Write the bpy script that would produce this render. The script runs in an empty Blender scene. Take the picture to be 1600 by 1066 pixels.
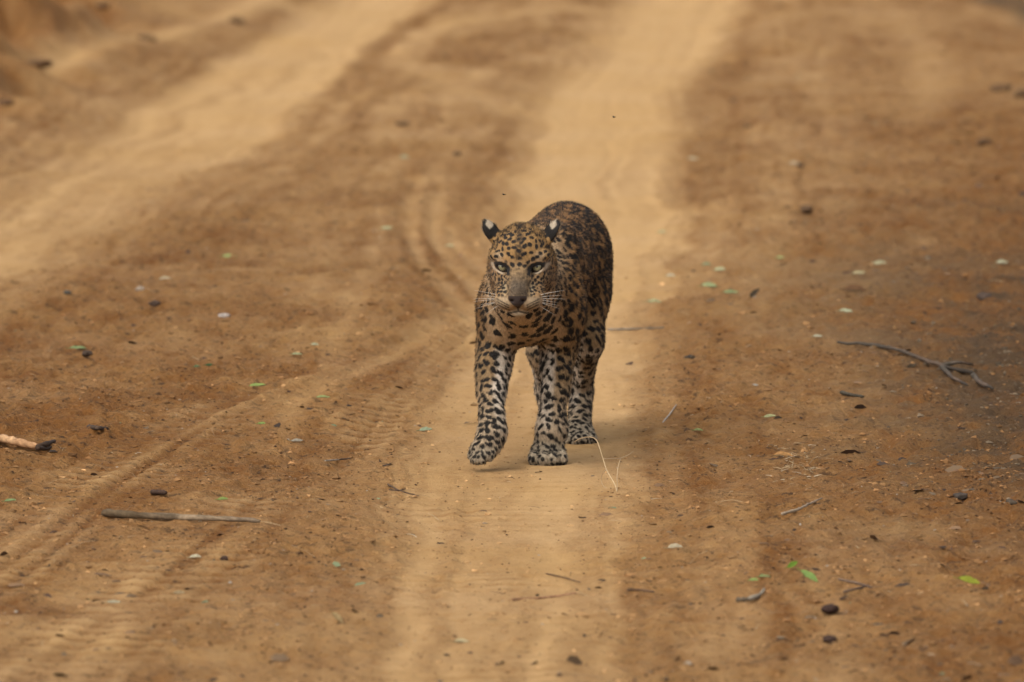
import bpy, math, random
import numpy as np
from mathutils import Vector, Matrix, kdtree

random.seed(7)
rng = np.random.default_rng(7)
S = bpy.context.scene
COL = S.collection

# ------------------------------------------------------------------ camera
F = 13440.0                      # focal length in pixels of the 1600 px wide photograph
HCAM = 2.155
PITCH = math.atan((533 + 650) / F)
DIST = 21.0
cam_d = bpy.data.cameras.new('camera')
cam_d.sensor_width = 22.3
cam_d.lens = F / 1600 * 22.3
cam_d.clip_start = 0.5
cam_d.clip_end = 4000
cam_d.dof.use_dof = True
cam_d.dof.focus_distance = 20.85
cam_d.dof.aperture_fstop = 3.8
cam = bpy.data.objects.new('camera', cam_d)
COL.objects.link(cam)
cam.location = (0, 0, HCAM)
cam.rotation_euler = (math.pi / 2 - PITCH, 0, 0)
S.camera = cam

# ------------------------------------------------------------------ sky, sun, exposure
SUN_EL, SUN_AZ = math.radians(50), math.radians(-148)     # azimuth from +Y towards +X
w = bpy.data.worlds.new('World')
S.world = w
w.use_nodes = True
nt = w.node_tree
bg = nt.nodes['Background']
sky = nt.nodes.new('ShaderNodeTexSky')
sky.sky_type = 'NISHITA'
sky.sun_disc = False
sky.sun_elevation = SUN_EL
sky.sun_rotation = SUN_AZ
sky.dust_density = 4.0
hs = nt.nodes.new('ShaderNodeHueSaturation')             # thin overcast: the blue is washed out
hs.inputs['Saturation'].default_value = 0.22
nt.links.new(sky.outputs[0], hs.inputs['Color'])
nt.links.new(hs.outputs[0], bg.inputs['Color'])
bg.inputs['Strength'].default_value = 0.12
sun_d = bpy.data.lights.new('sun', 'SUN')
sun_d.energy = 1.25
sun_d.angle = math.radians(58)
sun_d.color = (1.0, 0.91, 0.77)
sun = bpy.data.objects.new('sun', sun_d)
COL.objects.link(sun)
sv = Vector((math.sin(SUN_AZ) * math.cos(SUN_EL), math.cos(SUN_AZ) * math.cos(SUN_EL), math.sin(SUN_EL)))
sun.rotation_euler = sv.to_track_quat('Z', 'Y').to_euler()
sun.location = (-8, 5, 14)
S.view_settings.view_transform = 'Standard'
S.view_settings.look = 'None'
S.view_settings.gamma = 1.0
S.view_settings.use_curve_mapping = False
S.view_settings.exposure = 0.74
S.cycles.max_bounces = 5
S.cycles.use_denoising = True

# ------------------------------------------------------------------ helpers
cp, sp = math.cos(PITCH), math.sin(PITCH)


def P(px, py, Y):
    """point seen at photo pixel (px, py) at ground distance Y"""
    u, v = (px - 800) / F, (533 - py) / F
    dy = cp + v * sp
    dz = -sp + v * cp
    t = Y / dy
    return np.array([t * u, Y, HCAM + t * dz])


def G(px, py, z=0.0):
    """point of the ground (height z) seen at photo pixel"""
    u, v = (px - 800) / F, (533 - py) / F
    t = (z - HCAM) / (-sp + v * cp)
    return np.array([t * u, t * (cp + v * sp), z])


def sstep(a, b, x):
    t = np.clip((x - a) / (b - a), 0, 1)
    return t * t * (3 - 2 * t)


def _hash(ix, iy, iz):
    h = (ix * 374761393 + iy * 668265263 + iz * 1274126177) & 0xffffffff
    h = ((h ^ (h >> 13)) * 1274126177) & 0xffffffff
    return ((h ^ (h >> 16)) & 0xffff) / 65535.0


def vnoise(x, y, z=None, seed=0):
    """value noise, -1..1"""
    x = np.asarray(x, dtype=np.float64)
    y = np.asarray(y, dtype=np.float64)
    ix = np.floor(x).astype(np.int64)
    iy = np.floor(y).astype(np.int64)
    fx, fy = x - ix, y - iy
    fx = fx * fx * (3 - 2 * fx)
    fy = fy * fy * (3 - 2 * fy)

    def plane(k):
        a = _hash(ix, iy, k)
        b = _hash(ix + 1, iy, k)
        c = _hash(ix, iy + 1, k)
        d = _hash(ix + 1, iy + 1, k)
        return (a * (1 - fx) + b * fx) * (1 - fy) + (c * (1 - fx) + d * fx) * fy
    if z is None:
        return plane(np.int64(seed)) * 2 - 1
    z = np.asarray(z, dtype=np.float64)
    iz = np.floor(z).astype(np.int64)
    fz = z - iz
    fz = fz * fz * (3 - 2 * fz)
    return (plane(iz + seed) * (1 - fz) + plane(iz + 1 + seed) * fz) * 2 - 1


def fbm(x, y, sc, n=3, seed=0):
    r, a, tot = 0, 1.0, 0
    for i in range(n):
        r = r + a * vnoise(x / sc + 13.7 * i, y / sc + 7.3 * i, seed=seed + i)
        tot += a
        a *= 0.5
        sc *= 0.5
    return r / tot


def tag(o, label, cat, group=None, kind=None):
    if label:
        o['label'] = label
    if cat:
        o['category'] = cat
    if group:
        o['group'] = group
    if kind:
        o['kind'] = kind
    return o


def mesh_obj(name, v, f, mat, parent=None, smooth=True, colors=None, cname='col'):
    me = bpy.data.meshes.new(name)
    v = np.asarray(v, dtype=np.float32)
    if isinstance(f, np.ndarray):
        n, k = f.shape
        me.vertices.add(len(v))
        me.vertices.foreach_set('co', v.ravel())
        me.loops.add(n * k)
        me.loops.foreach_set('vertex_index', f.astype(np.int32).ravel())
        me.polygons.add(n)
        me.polygons.foreach_set('loop_start', np.arange(0, n * k, k, dtype=np.int32))
        me.update(calc_edges=True)
    else:
        me.from_pydata([tuple(map(float, p)) for p in v], [], f)
    me.polygons.foreach_set('use_smooth', np.full(len(me.polygons), smooth))
    if colors is not None:
        a = me.attributes.new(cname, 'FLOAT_COLOR', 'POINT')
        c = np.ones((len(v), 4), dtype=np.float32)
        c[:, :3] = colors
        a.data.foreach_set('color', c.ravel())
    me.materials.append(mat)
    me.update()
    o = bpy.data.objects.new(name, me)
    COL.objects.link(o)
    if parent is not None:
        o.parent = parent
    return o


def new_mat(name):
    m = bpy.data.materials.new(name)
    m.use_nodes = True
    b = m.node_tree.nodes['Principled BSDF']
    return m, m.node_tree, b


def N(t, typ, **kw):
    n = t.nodes.new(typ)
    for k, v in kw.items():
        if k.startswith('i_'):
            n.inputs[k[2:].replace('_', ' ')].default_value = v
        else:
            setattr(n, k, v)
    return n


def L(t, a, b):
    t.links.new(a, b)


def math_n(t, op, a, b=None):
    n = t.nodes.new('ShaderNodeMath')
    n.operation = op
    for i, q in enumerate((a, b)):
        if q is None:
            continue
        if isinstance(q, (int, float)):
            n.inputs[i].default_value = q
        else:
            L(t, q, n.inputs[i])
    return n.outputs[0]


def mix_n(t, fac, a, b, mode='MIX'):
    n = t.nodes.new('ShaderNodeMix')
    n.data_type = 'RGBA'
    n.blend_type = mode
    for sock, q in ((n.inputs[0], fac), (n.inputs[6], a), (n.inputs[7], b)):
        if isinstance(q, (int, float)):
            sock.default_value = q
        elif isinstance(q, tuple):
            sock.default_value = (*q, 1) if len(q) == 3 else q
        else:
            L(t, q, sock)
    return n.outputs[2]


def noise_n(t, vec, scale, detail=4, rough=0.55):
    n = t.nodes.new('ShaderNodeTexNoise')
    n.inputs['Scale'].default_value = scale
    n.inputs['Detail'].default_value = detail
    n.inputs['Roughness'].default_value = rough
    L(t, vec, n.inputs['Vector'])
    return n.outputs['Fac']


def ramp_n(t, fac, lo, hi):
    n = t.nodes.new('ShaderNodeMapRange')
    n.inputs[1].default_value = lo
    n.inputs[2].default_value = hi
    L(t, fac, n.inputs[0])
    return n.outputs[0]


# ------------------------------------------------------------------ ground: wheel tracks of the dirt road
def pline(pts):
    """photo points (px, py, half width px) on the ground -> (xy, half width in metres)"""
    out = []
    for px, py, hw in pts:
        g = G(px, py)
        out.append((g[0], g[1], hw * math.hypot(g[1], HCAM) / F))
    return np.array(out)


def resample(pl, n):
    d = np.r_[0, np.cumsum(np.hypot(np.diff(pl[:, 0]), np.diff(pl[:, 1])))]
    s = np.linspace(0, d[-1], n)
    # smooth interpolation (Catmull-Rom through numpy)
    out = np.stack([np.interp(s, d, pl[:, i]) for i in range(3)], 1)
    for _ in range(2):
        q = out.copy()
        q[1:-1] = 0.25 * out[:-2] + 0.5 * out[1:-1] + 0.25 * out[2:]
        out = q
    return out


def dist_pl(x, y, pl):
    """nearest signed offset / half width, and arc length, to a polyline"""
    hm = pl[:, 2].max() * 3.0
    sel = np.where((x > pl[:, 0].min() - hm) & (x < pl[:, 0].max() + hm) & (y > pl[:, 1].min() - hm) & (y < pl[:, 1].max() + hm))[0]
    if len(sel) < 0.9 * len(x):
        full = np.full(x.shape, 1e9), np.zeros(x.shape), np.zeros(x.shape)
        if len(sel):
            for dst, src in zip(full, _dist_pl(x[sel], y[sel], pl)):
                dst[sel] = src
        return full
    return _dist_pl(x, y, pl)


def _dist_pl(x, y, pl):
    best = np.full(x.shape, 1e9)
    sgn = np.zeros(x.shape)
    arc = np.zeros(x.shape)
    acc = 0.0
    for a, b in zip(pl[:-1], pl[1:]):
        dx, dy = b[0] - a[0], b[1] - a[1]
        l2 = dx * dx + dy * dy
        t = np.clip(((x - a[0]) * dx + (y - a[1]) * dy) / l2, 0, 1)
        ex, ey = x - a[0] - t * dx, y - a[1] - t * dy
        hw = a[2] + t * (b[2] - a[2])
        d = np.hypot(ex, ey) / hw
        m = d < best
        best = np.where(m, d, best)
        sgn = np.where(m, np.sign(dx * ey - dy * ex), sgn)
        arc = np.where(m, acc + t * math.sqrt(l2), arc)
        acc += math.sqrt(l2)
    return best, sgn, arc


TRACK_A = resample(pline([(790, 1600, 330), (785, 1066, 300), (790, 900, 270), (800, 760, 240), (830, 640, 215), (880, 520, 195),
                          (920, 400, 195), (930, 300, 195), (960, 200, 176), (1000, 100, 152), (1070, 0, 132), (1200, -120, 110),
                          (1420, -300, 60)]), 60)
TRACK_B = resample(pline([(-900, 1100, 260), (-420, 640, 200), (-110, 450, 215), (100, 335, 215), (285, 220, 195), (440, 115, 150), (565, 30, 120),
                          (660, -40, 90), (860, -180, 75), (1150, -330, 45)]), 50)
# pale swooshes and darker ridges: (points, value, height, tread)
STROKES = [
    # pale link between the two tracks
    (pline([(600, 105, 30), (650, 70, 34), (720, 40, 30), (820, 28, 26), (930, 22, 30)]), 0.78, -0.01),
    (pline([(600, 90, 26), (660, 130, 30), (740, 165, 28), (800, 190, 30)]), 0.68, -0.005),
    # bank left: pale shelf
    (pline([(20, 170, 30), (110, 125, 36), (200, 95, 30), (300, 65, 30), (430, 20, 26)]), 0.85, 0.02),
    # curling tyre marks left of the leopard
    (pline([(655, 300, 12), (638, 345, 12), (648, 400, 13), (672, 440, 14), (715, 480, 14), (760, 520, 14), (800, 575, 14)]), 0.58, -0.012),
    (pline([(690, 310, 12), (676, 360, 12), (690, 405, 12), (720, 445, 12), (770, 490, 12), (810, 545, 12)]), 0.66, -0.012),
    (pline([(705, 370, 10), (722, 405, 10), (750, 430, 10)]), 0.7, -0.010),
    (pline([(700, 505, 20), (650, 550, 22), (560, 600, 24), (450, 650, 26)]), 0.60, -0.012),
    (pline([(760, 510, 24), (700, 580, 28), (640, 640, 34), (560, 720, 40), (500, 830, 40), (400, 1000, 70)]), 0.42, -0.006),
    # tread bands sweeping to the lower left
    (pline([(640, 560, 7), (520, 610, 8), (400, 645, 9), (300, 690, 10), (160, 782, 12), (20, 870, 14), (-200, 1020, 20)]), 0.60, 0.010),
    (pline([(230, 860, 60), (120, 960, 90), (-60, 1090, 130)]), 0.40, -0.006),
    # right hand side, thin paths
    (pline([(1210, 470, 26), (1215, 420, 26), (1240, 390, 24), (1290, 370, 22)]), 0.35, -0.012),
    (pline([(1425, 210, 34), (1465, 165, 40), (1440, 90, 34), (1400, 40, 30), (1330, 0, 30)]), 0.58, 0.0),
    (pline([(1180, 60, 40), (1300, 30, 34), (1380, 60, 26)]), 0.55, 0.0),
]
DARKS = [
    # bands of darker soil
    (pline([(520, 150, 30), (590, 90, 26), (660, 30, 26), (720, 10, 24)]), 0.55),
    (pline([(720, 110, 70), (800, 75, 70), (880, 60, 40)]), 0.5),
    (pline([(560, 345, 40), (620, 318, 40), (700, 312, 26)]), 0.45),
    (pline([(1100, 330, 60), (1110, 260, 50), (1105, 150, 44), (1160, 90, 44)]), 0.45),
    (pline([(1060, 480, 70), (1100, 560, 80), (1120, 660, 80), (1130, 800, 60)]), 0.35),
    (pline([(520, 700, 60), (420, 800, 80), (330, 930, 90)]), 0.30),
    (pline([(60, 900, 50), (20, 960, 80)]), 0.6),
    (pline([(630, 380, 8), (640, 420, 8), (665, 460, 9), (700, 495, 9)]), 0.6),
    (pline([(660, 370, 7), (672, 412, 8), (700, 450, 8), (740, 480, 8)]), 0.6),
    (pline([(980, 1060, 26), (985, 960, 24), (980, 880, 20)]), 0.35),
]
CORNER = pline([(1420, -70, 70), (1530, 0, 60), (1610, 30, 60), (1760, 90, 70)])
TREAD_LINES = [
    resample(pline([(745, 500, 26), (680, 575, 40), (560, 680, 62), (400, 820, 90), (170, 1000, 130), (-60, 1180, 170)]), 24),
    resample(pline([(640, 560, 40), (520, 610, 46), (400, 645, 60), (300, 690, 74), (160, 782, 90), (20, 870, 110), (-200, 1020, 150)]), 24),
]


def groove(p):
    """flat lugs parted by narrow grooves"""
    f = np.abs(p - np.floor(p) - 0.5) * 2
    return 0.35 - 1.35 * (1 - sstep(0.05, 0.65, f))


def ground_fields(x0, y0):
    x0 = np.asarray(x0, dtype=np.float64)
    y0 = np.asarray(y0, dtype=np.float64)
    n1 = fbm(x0, y0 * 0.5, 0.5, 4, 21)
    n2 = fbm(x0, y0 * 0.35, 0.12, 3, 31)
    n3 = fbm(x0, y0 * 0.4, 0.035, 2, 37)
    # ragged edges: look the tracks up at a wandering place
    x = x0 + 0.07 * n1 + 0.030 * n2
    y = y0 + 0.9 * fbm(x0, y0, 0.7, 3, 15)
    dA, sA, arcA = dist_pl(x, y, TRACK_A)
    dB, sB, arcB = dist_pl(x, y, TRACK_B)
    near = sstep(27, 19, y)
    tA = 1 - sstep(0.30, 1.42 + 0.10 * near, dA + 0.18 * n2)
    tB = 1 - sstep(0.35, 1.50, dB + 0.20 * n2)
    pale = np.maximum(tA * (1.0 - 0.22 * near), tB * (0.72 + 0.26 * sstep(28, 38, y)))
    # rolled lines inside the tracks
    qA, qB = np.clip(dA * sA, -3, 3), np.clip(dB * sB, -3, 3)
    lines = vnoise(qA * 5.5 + 50, arcA / 5.0, seed=5) * 0.5 + vnoise(qA * 13 + 50, arcA / 3.0, seed=6) * 0.4
    pale = pale - tA * 0.15 * np.clip(lines + 0.1, 0, 1) * (0.5 + 0.5 * near)
    linesB = vnoise(qB * 5 + 50, arcB / 7.0, seed=8) * 0.6 + vnoise(qB * 12 + 50, arcB / 4.0, seed=9) * 0.4
    pale = pale - tB * 0.18 * np.clip(linesB, 0, 1)
    far = sstep(21, 34, y)
    floor_ = 0.29 + 0.18 * n1 + 0.12 * n2 + 0.16 * far + 0.14 * sstep(19.6, 17.5, y) * sstep(0.6, -0.4, x) - 0.13 * sstep(-0.2, -0.9, x) * sstep(19, 21, y) * sstep(31, 26, y)
    pale = np.maximum(pale, floor_)
    # streaks dragged along the road by many wheels
    arcM, qM = np.where(dB < dA, arcB, arcA), np.where(dB < dA, qB * 1.0 + 90, qA)
    streak = 0.5 * vnoise(qM * 6 + 50, arcM / 4.5, seed=305) + 0.5 * vnoise(qM * 17 + 50, arcM / 2.6, seed=306)
    road = np.maximum(1 - sstep(1.6, 2.6, dA), 1 - sstep(1.3, 2.0, dB))
    pale = pale + 0.24 * streak * road
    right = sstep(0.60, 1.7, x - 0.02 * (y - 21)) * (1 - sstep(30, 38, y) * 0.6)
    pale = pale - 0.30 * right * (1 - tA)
    h = (0.028 + 0.022 * far) * (1 - np.maximum(tA, tB))
    h = h + 0.012 * (lines * tA + linesB * tB) * 0.5
    xs_, ys_ = x0 + 0.018 * n1 + 0.012 * n2, y0 + 0.20 * n1
    shelf = 0
    for pi, (pl, val, hh) in enumerate(STROKES):
        d, _, _ = dist_pl(xs_, ys_, resample(pl, 14))
        k = (1 - sstep(0.0, 1.9, d + 0.30 * n2)) * np.clip(0.9 + 0.8 * n1, 0, 1)
        pale = pale + (np.maximum(pale, val) - pale) * k
        if pi == 2:
            shelf = k
        h = h + hh * k
    for pl, val in DARKS:
        d, _, _ = dist_pl(xs_, ys_, resample(pl, 12))
        k = (1 - sstep(0.1, 1.7, d + 0.40 * n2)) * np.clip(0.9 + 0.6 * n1, 0, 1)
        pale = pale * (1 - val * k)
        h = h - 0.006 * k
    pale = pale + 0.10 * n2 * (1 - 0.5 * np.maximum(tA, tB)) + 0.10 * n3
    tread = tA * (1 - sstep(0.5, 1.1, dA))
    tk = 0.0 * x0
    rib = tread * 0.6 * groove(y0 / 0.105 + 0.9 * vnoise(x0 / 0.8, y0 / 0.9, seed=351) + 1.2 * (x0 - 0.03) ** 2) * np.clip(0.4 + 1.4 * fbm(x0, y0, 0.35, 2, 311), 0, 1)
    for ti, q in enumerate(TREAD_LINES):
        d, s, arc = dist_pl(x0 + 0.02 * vnoise(x0 / 0.5, y0 / 0.8, seed=352), y0, q)
        d = np.minimum(d, 5)
        k = (1 - sstep(0.7, 1.15, d)) * np.clip(0.95 + 1.2 * fbm(x0, y0, 0.6, 2, 321), 0, 1)
        tk = np.maximum(tk, k)
        st = 0.6 * vnoise(d * s * 5 + 50, arc / 3.0, seed=330 + ti) + 0.4 * vnoise(d * s * 12 + 50, arc / 1.6, seed=340 + ti)
        pale = pale + k * (0.32 * st + 0.05)
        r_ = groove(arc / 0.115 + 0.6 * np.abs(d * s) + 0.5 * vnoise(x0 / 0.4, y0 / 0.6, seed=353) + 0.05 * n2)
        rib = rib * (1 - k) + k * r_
        h = h + 0.006 * st * k
    h = h + 0.005 * rib
    pale = pale + 0.36 * rib * sstep(-0.35, 0.45, n2 + 0.8 * n1)  # groove shade painted into the soil tone: lug tops paler, grooves darker
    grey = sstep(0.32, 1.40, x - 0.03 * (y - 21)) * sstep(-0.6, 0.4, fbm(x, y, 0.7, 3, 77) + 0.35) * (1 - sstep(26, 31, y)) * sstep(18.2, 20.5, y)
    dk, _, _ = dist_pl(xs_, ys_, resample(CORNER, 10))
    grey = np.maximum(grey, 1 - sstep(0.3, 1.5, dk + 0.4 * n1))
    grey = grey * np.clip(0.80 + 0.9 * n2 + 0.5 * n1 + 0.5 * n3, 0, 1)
    rough = np.clip(1.15 - pale * 1.25, 0, 1)
    bankL = sstep(-0.2, 1.0, -(x + 1.72)) * sstep(31, 36, y) * (1 - 0.8 * shelf)
    bankR = sstep(0, 4, x - 2.2) * 0.8
    out = sstep(5, 40, np.abs(x))
    lump = fbm(x0, y0 * 0.6, 0.45, 3, 91)
    h = h + bankL * (0.25 + 0.55 * lump) + bankR * 0.25 + out * (0.6 + 1.2 * fbm(x, y, 9, 3, 95))
    pale = np.clip(pale - bankL * (0.36 + 0.55 * sstep(-0.25, 0.35, -lump)), 0, 1)
    clod = np.clip(fbm(x0, y0, 0.075, 2, 63) - 0.15, 0, 1)
    h = h + rough * (1 - 0.85 * tk) * (0.014 * fbm(x0, y0, 0.25, 3, 41) + 0.020 * clod + 0.014 * n3 + 0.010 * vnoise(x0 / 0.02, y0 / 0.03, seed=71)) + 0.004 * n2 * (1 - rough)
    h = h + 0.035 * fbm(x0, y0, 1.6, 2, 51) * (1 - tA)
    flat = np.exp(-((x0 - 0.06) ** 2 / 0.09 + (y0 - 21.2) ** 2 / 0.5))
    h = h * (1 - flat)
    # dust pushed up round the paws
    for cx, cy, rr in ((0.088, 21.0, 0.062), (0.164, 21.52, 0.056), (0.10, 21.75, 0.056)):
        q = np.hypot(x0 - cx, (y0 - cy) * 0.9) / rr
        h = h + 0.007 * np.exp(-((q - 1.05) / 0.22) ** 2)
    return h, pale, tread, grey, rough


def ground_z(x, y):
    return ground_fields(np.atleast_1d(x), np.atleast_1d(y))[0]


def geo(a, b, n, first):
    """growing steps from a to b"""
    r = 1.0
    lo, hi = 1.0001, 4.0
    tot = b - a
    for _ in range(60):
        r = (lo + hi) / 2
        s = first * (r ** n - 1) / (r - 1)
        if s > tot:
            hi = r
        else:
            lo = r
    st = first * r ** np.arange(n)
    st *= tot / st.sum()
    return a + np.cumsum(st)


def build_ground():
    ys = [15.0]
    while ys[-1] < 50:
        yy = ys[-1]
        step = yy * (0.00058 if 17.6 < yy < 23.6 else 0.0013)
        ys.append(yy + step)
    ys = np.array(ys)
    ys = np.r_[(15 - (geo(15, 140, 26, 0.03) - 15))[::-1], ys, geo(ys[-1], 1500, 40, 0.07)]
    xs = np.arange(-2.3, 2.3001, 0.0112)
    tail = geo(2.3, 700, 70, 0.011)
    xs = np.r_[-tail[::-1], xs, tail]
    X, Y = np.meshgrid(xs, ys)
    x, y = X.ravel(), Y.ravel()
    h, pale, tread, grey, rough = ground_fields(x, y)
    ny, nx = X.shape
    i = np.arange(ny * nx).reshape(ny, nx)
    f = np.stack([i[:-1, :-1], i[:-1, 1:], i[1:, 1:], i[1:, :-1]], -1).reshape(-1, 4)
    o = mesh_obj('ground', np.stack([x, y, h], 1), f, MAT_GROUND)
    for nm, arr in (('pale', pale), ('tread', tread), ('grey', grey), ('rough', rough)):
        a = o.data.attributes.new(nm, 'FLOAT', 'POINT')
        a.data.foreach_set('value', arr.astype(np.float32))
    o['kind'] = 'structure'
    return o


def ground_material():
    m, t, b = new_mat('dirt_road_soil')
    tc = N(t, 'ShaderNodeTexCoord')
    pos = tc.outputs['Object']

    def att(n):
        return N(t, 'ShaderNodeAttribute', attribute_name=n).outputs['Fac']
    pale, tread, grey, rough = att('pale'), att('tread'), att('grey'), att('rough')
    nb = noise_n(t, pos, 1.3, 5, 0.6)
    nm = noise_n(t, pos, 9, 6, 0.65)
    nf = noise_n(t, pos, 60, 5, 0.7)
    nff = noise_n(t, pos, 260, 3, 0.7)
    # how dusty each spot is, plus the tread shade painted into pale
    ns = noise_n(t, pos, 28, 5, 0.7)
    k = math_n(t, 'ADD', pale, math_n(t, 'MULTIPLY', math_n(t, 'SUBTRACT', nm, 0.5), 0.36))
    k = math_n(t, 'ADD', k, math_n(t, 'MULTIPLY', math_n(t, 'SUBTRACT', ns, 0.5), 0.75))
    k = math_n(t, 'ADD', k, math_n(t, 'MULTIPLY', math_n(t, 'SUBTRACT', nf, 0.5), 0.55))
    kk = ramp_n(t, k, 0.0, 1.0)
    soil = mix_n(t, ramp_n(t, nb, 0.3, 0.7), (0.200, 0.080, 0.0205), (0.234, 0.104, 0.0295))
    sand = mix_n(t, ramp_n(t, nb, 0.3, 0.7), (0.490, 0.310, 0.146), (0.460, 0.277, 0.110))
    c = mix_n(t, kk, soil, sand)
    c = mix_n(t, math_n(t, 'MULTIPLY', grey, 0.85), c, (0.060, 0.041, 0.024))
    # crumbs of dark humus and bright quartz grains
    dark = math_n(t, 'MULTIPLY', ramp_n(t, ns, 0.55, 0.66), math_n(t, 'ADD', math_n(t, 'MULTIPLY', rough, 0.85), 0.12))
    c = mix_n(t, dark, c, (0.065, 0.034, 0.017))
    lite = math_n(t, 'MULTIPLY', ramp_n(t, nf, 0.62, 0.74), 0.40)
    c = mix_n(t, lite, c, (0.50, 0.36, 0.22))
    L(t, c, b.inputs['Base Color'])
    b.inputs['Roughness'].default_value = 0.95
    b.inputs['Specular IOR Level'].default_value = 0.15
    # fine relief: grains, and the cross ribs pressed by tyre treads
    hgt = math_n(t, 'MULTIPLY', nf, math_n(t, 'ADD', math_n(t, 'MULTIPLY', rough, 0.020), 0.006))
    hgt = math_n(t, 'ADD', hgt, math_n(t, 'MULTIPLY', nff, 0.004))
    bp = N(t, 'ShaderNodeBump')
    bp.inputs['Strength'].default_value = 1.0
    bp.inputs['Distance'].default_value = 1.0
    L(t, hgt, bp.inputs['Height'])
    L(t, bp.outputs[0], b.inputs['Normal'])
    return m


MAT_GROUND = ground_material()
build_ground()


# ------------------------------------------------------------------ materials for the small things
def attr_mat(name, rough=0.85, spec=0.3, grain=0.0, gscale=200, transl=0.0):
    m, t, b = new_mat(name)
    a = N(t, 'ShaderNodeAttribute', attribute_name='col')
    c = a.outputs['Color']
    if grain:
        tc = N(t, 'ShaderNodeTexCoord')
        n = noise_n(t, tc.outputs['Object'], gscale, 5, 0.65)
        c = mix_n(t, 1.0, c, mix_n(t, ramp_n(t, n, 0.3, 0.7), (1 - grain,) * 3, (1 + grain,) * 3), 'MULTIPLY')
        bp = N(t, 'ShaderNodeBump')
        bp.inputs['Strength'].default_value = 0.5
        bp.inputs['Distance'].default_value = 0.004
        L(t, n, bp.inputs['Height'])
        L(t, bp.outputs[0], b.inputs['Normal'])
    L(t, c, b.inputs['Base Color'])
    b.inputs['Roughness'].default_value = rough
    b.inputs['Specular IOR Level'].default_value = spec
    if transl:
        b.inputs['Transmission Weight'].default_value = 0.0
        b.inputs['Subsurface Weight'].default_value = transl
        b.inputs['Subsurface Radius'].default_value = (0.004, 0.004, 0.002)
        b.inputs['Subsurface Scale'].default_value = 0.5
    return m


MAT_LEAF = attr_mat('leaf_skin', 0.7, 0.12, 0.25, 160)
MAT_BARK = attr_mat('bark', 0.9, 0.2, 0.35, 90)
MAT_STONE = attr_mat('stone', 0.9, 0.25, 0.3, 110)
MAT_CRUMB = attr_mat('soil_crumbs', 0.95, 0.15)
MAT_STRAW = attr_mat('straw', 0.7, 0.3, 0.15, 150)


# ------------------------------------------------------------------ the leopard: one body grown from a distance field
ORG = np.array([0.0, DIST, 0.0])
RES = 0.0026
B0 = np.array([-0.16, -0.50, -0.012])
B1 = np.array([0.31, 1.06, 0.70])
DIM = np.ceil((B1 - B0) / RES).astype(int) + 1
FIELD = np.full(DIM, 1.0, dtype=np.float32)
AX = [(B0[i] + RES * np.arange(DIM[i])).astype(np.float32) for i in range(3)]


def box(lo, hi):
    a = np.clip(np.floor((np.asarray(lo) - B0) / RES).astype(int), 0, DIM - 1)
    b = np.clip(np.ceil((np.asarray(hi) - B0) / RES).astype(int) + 1, 1, DIM)
    sl = tuple(slice(a[i], b[i]) for i in range(3))
    X = AX[0][sl[0]][:, None, None]
    Y = AX[1][sl[1]][None, :, None]
    Z = AX[2][sl[2]][None, None, :]
    return sl, X, Y, Z


def put(sl, d, k, op):
    a = FIELD[sl]
    d = d.astype(np.float32)
    if op == 'add':
        hh = np.clip(k - np.abs(a - d), 0, None) / k
        FIELD[sl] = np.minimum(a, d) - hh * hh * (k * 0.25)
    else:
        d = -d
        hh = np.clip(k - np.abs(a - d), 0, None) / k
        FIELD[sl] = np.maximum(a, d) + hh * hh * (k * 0.25)


def RC(a, b, ra, rb, k=0.03, op='add', s=(1, 1, 1)):
    """tapered capsule; s squashes the cross section along x, y, z"""
    a, b = np.asarray(a, float), np.asarray(b, float)
    s = np.asarray(s, float)
    pad = max(ra, rb) * s.max() + k + 3 * RES
    sl, X, Y, Z = box(np.minimum(a, b) - pad, np.maximum(a, b) + pad)
    A, D = a / s, (b - a) / s
    x, y, z = X / s[0] - A[0], Y / s[1] - A[1], Z / s[2] - A[2]
    t = np.clip((x * D[0] + y * D[1] + z * D[2]) / (D @ D), 0, 1)
    d = np.sqrt((x - t * D[0]) ** 2 + (y - t * D[1]) ** 2 + (z - t * D[2]) ** 2) - (ra + (rb - ra) * t)
    put(sl, d * s.min(), k, op)


def EL(c, r, R=None, k=0.03, op='add'):
    c, r = np.asarray(c, float), np.asarray(r, float)
    pad = r.max() + k + 3 * RES
    sl, X, Y, Z = box(c - pad, c + pad)
    x, y, z = X - c[0], Y - c[1], Z - c[2]
    if R is not None:
        R = np.asarray(R)
        x, y, z = (R[0, 0] * x + R[1, 0] * y + R[2, 0] * z,
                   R[0, 1] * x + R[1, 1] * y + R[2, 1] * z,
                   R[0, 2] * x + R[1, 2] * y + R[2, 2] * z)
    k0 = np.sqrt((x / r[0]) ** 2 + (y / r[1]) ** 2 + (z / r[2]) ** 2)
    k1 = np.sqrt((x / r[0] ** 2) ** 2 + (y / r[1] ** 2) ** 2 + (z / r[2] ** 2) ** 2) + 1e-6
    put(sl, k0 * (k0 - 1) / k1, k, op)


def Q(px, py, dY):
    return P(px, py, DIST + dY) - ORG


def rot(ax, deg):
    return np.array(Matrix.Rotation(math.radians(deg), 3, ax))


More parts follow.
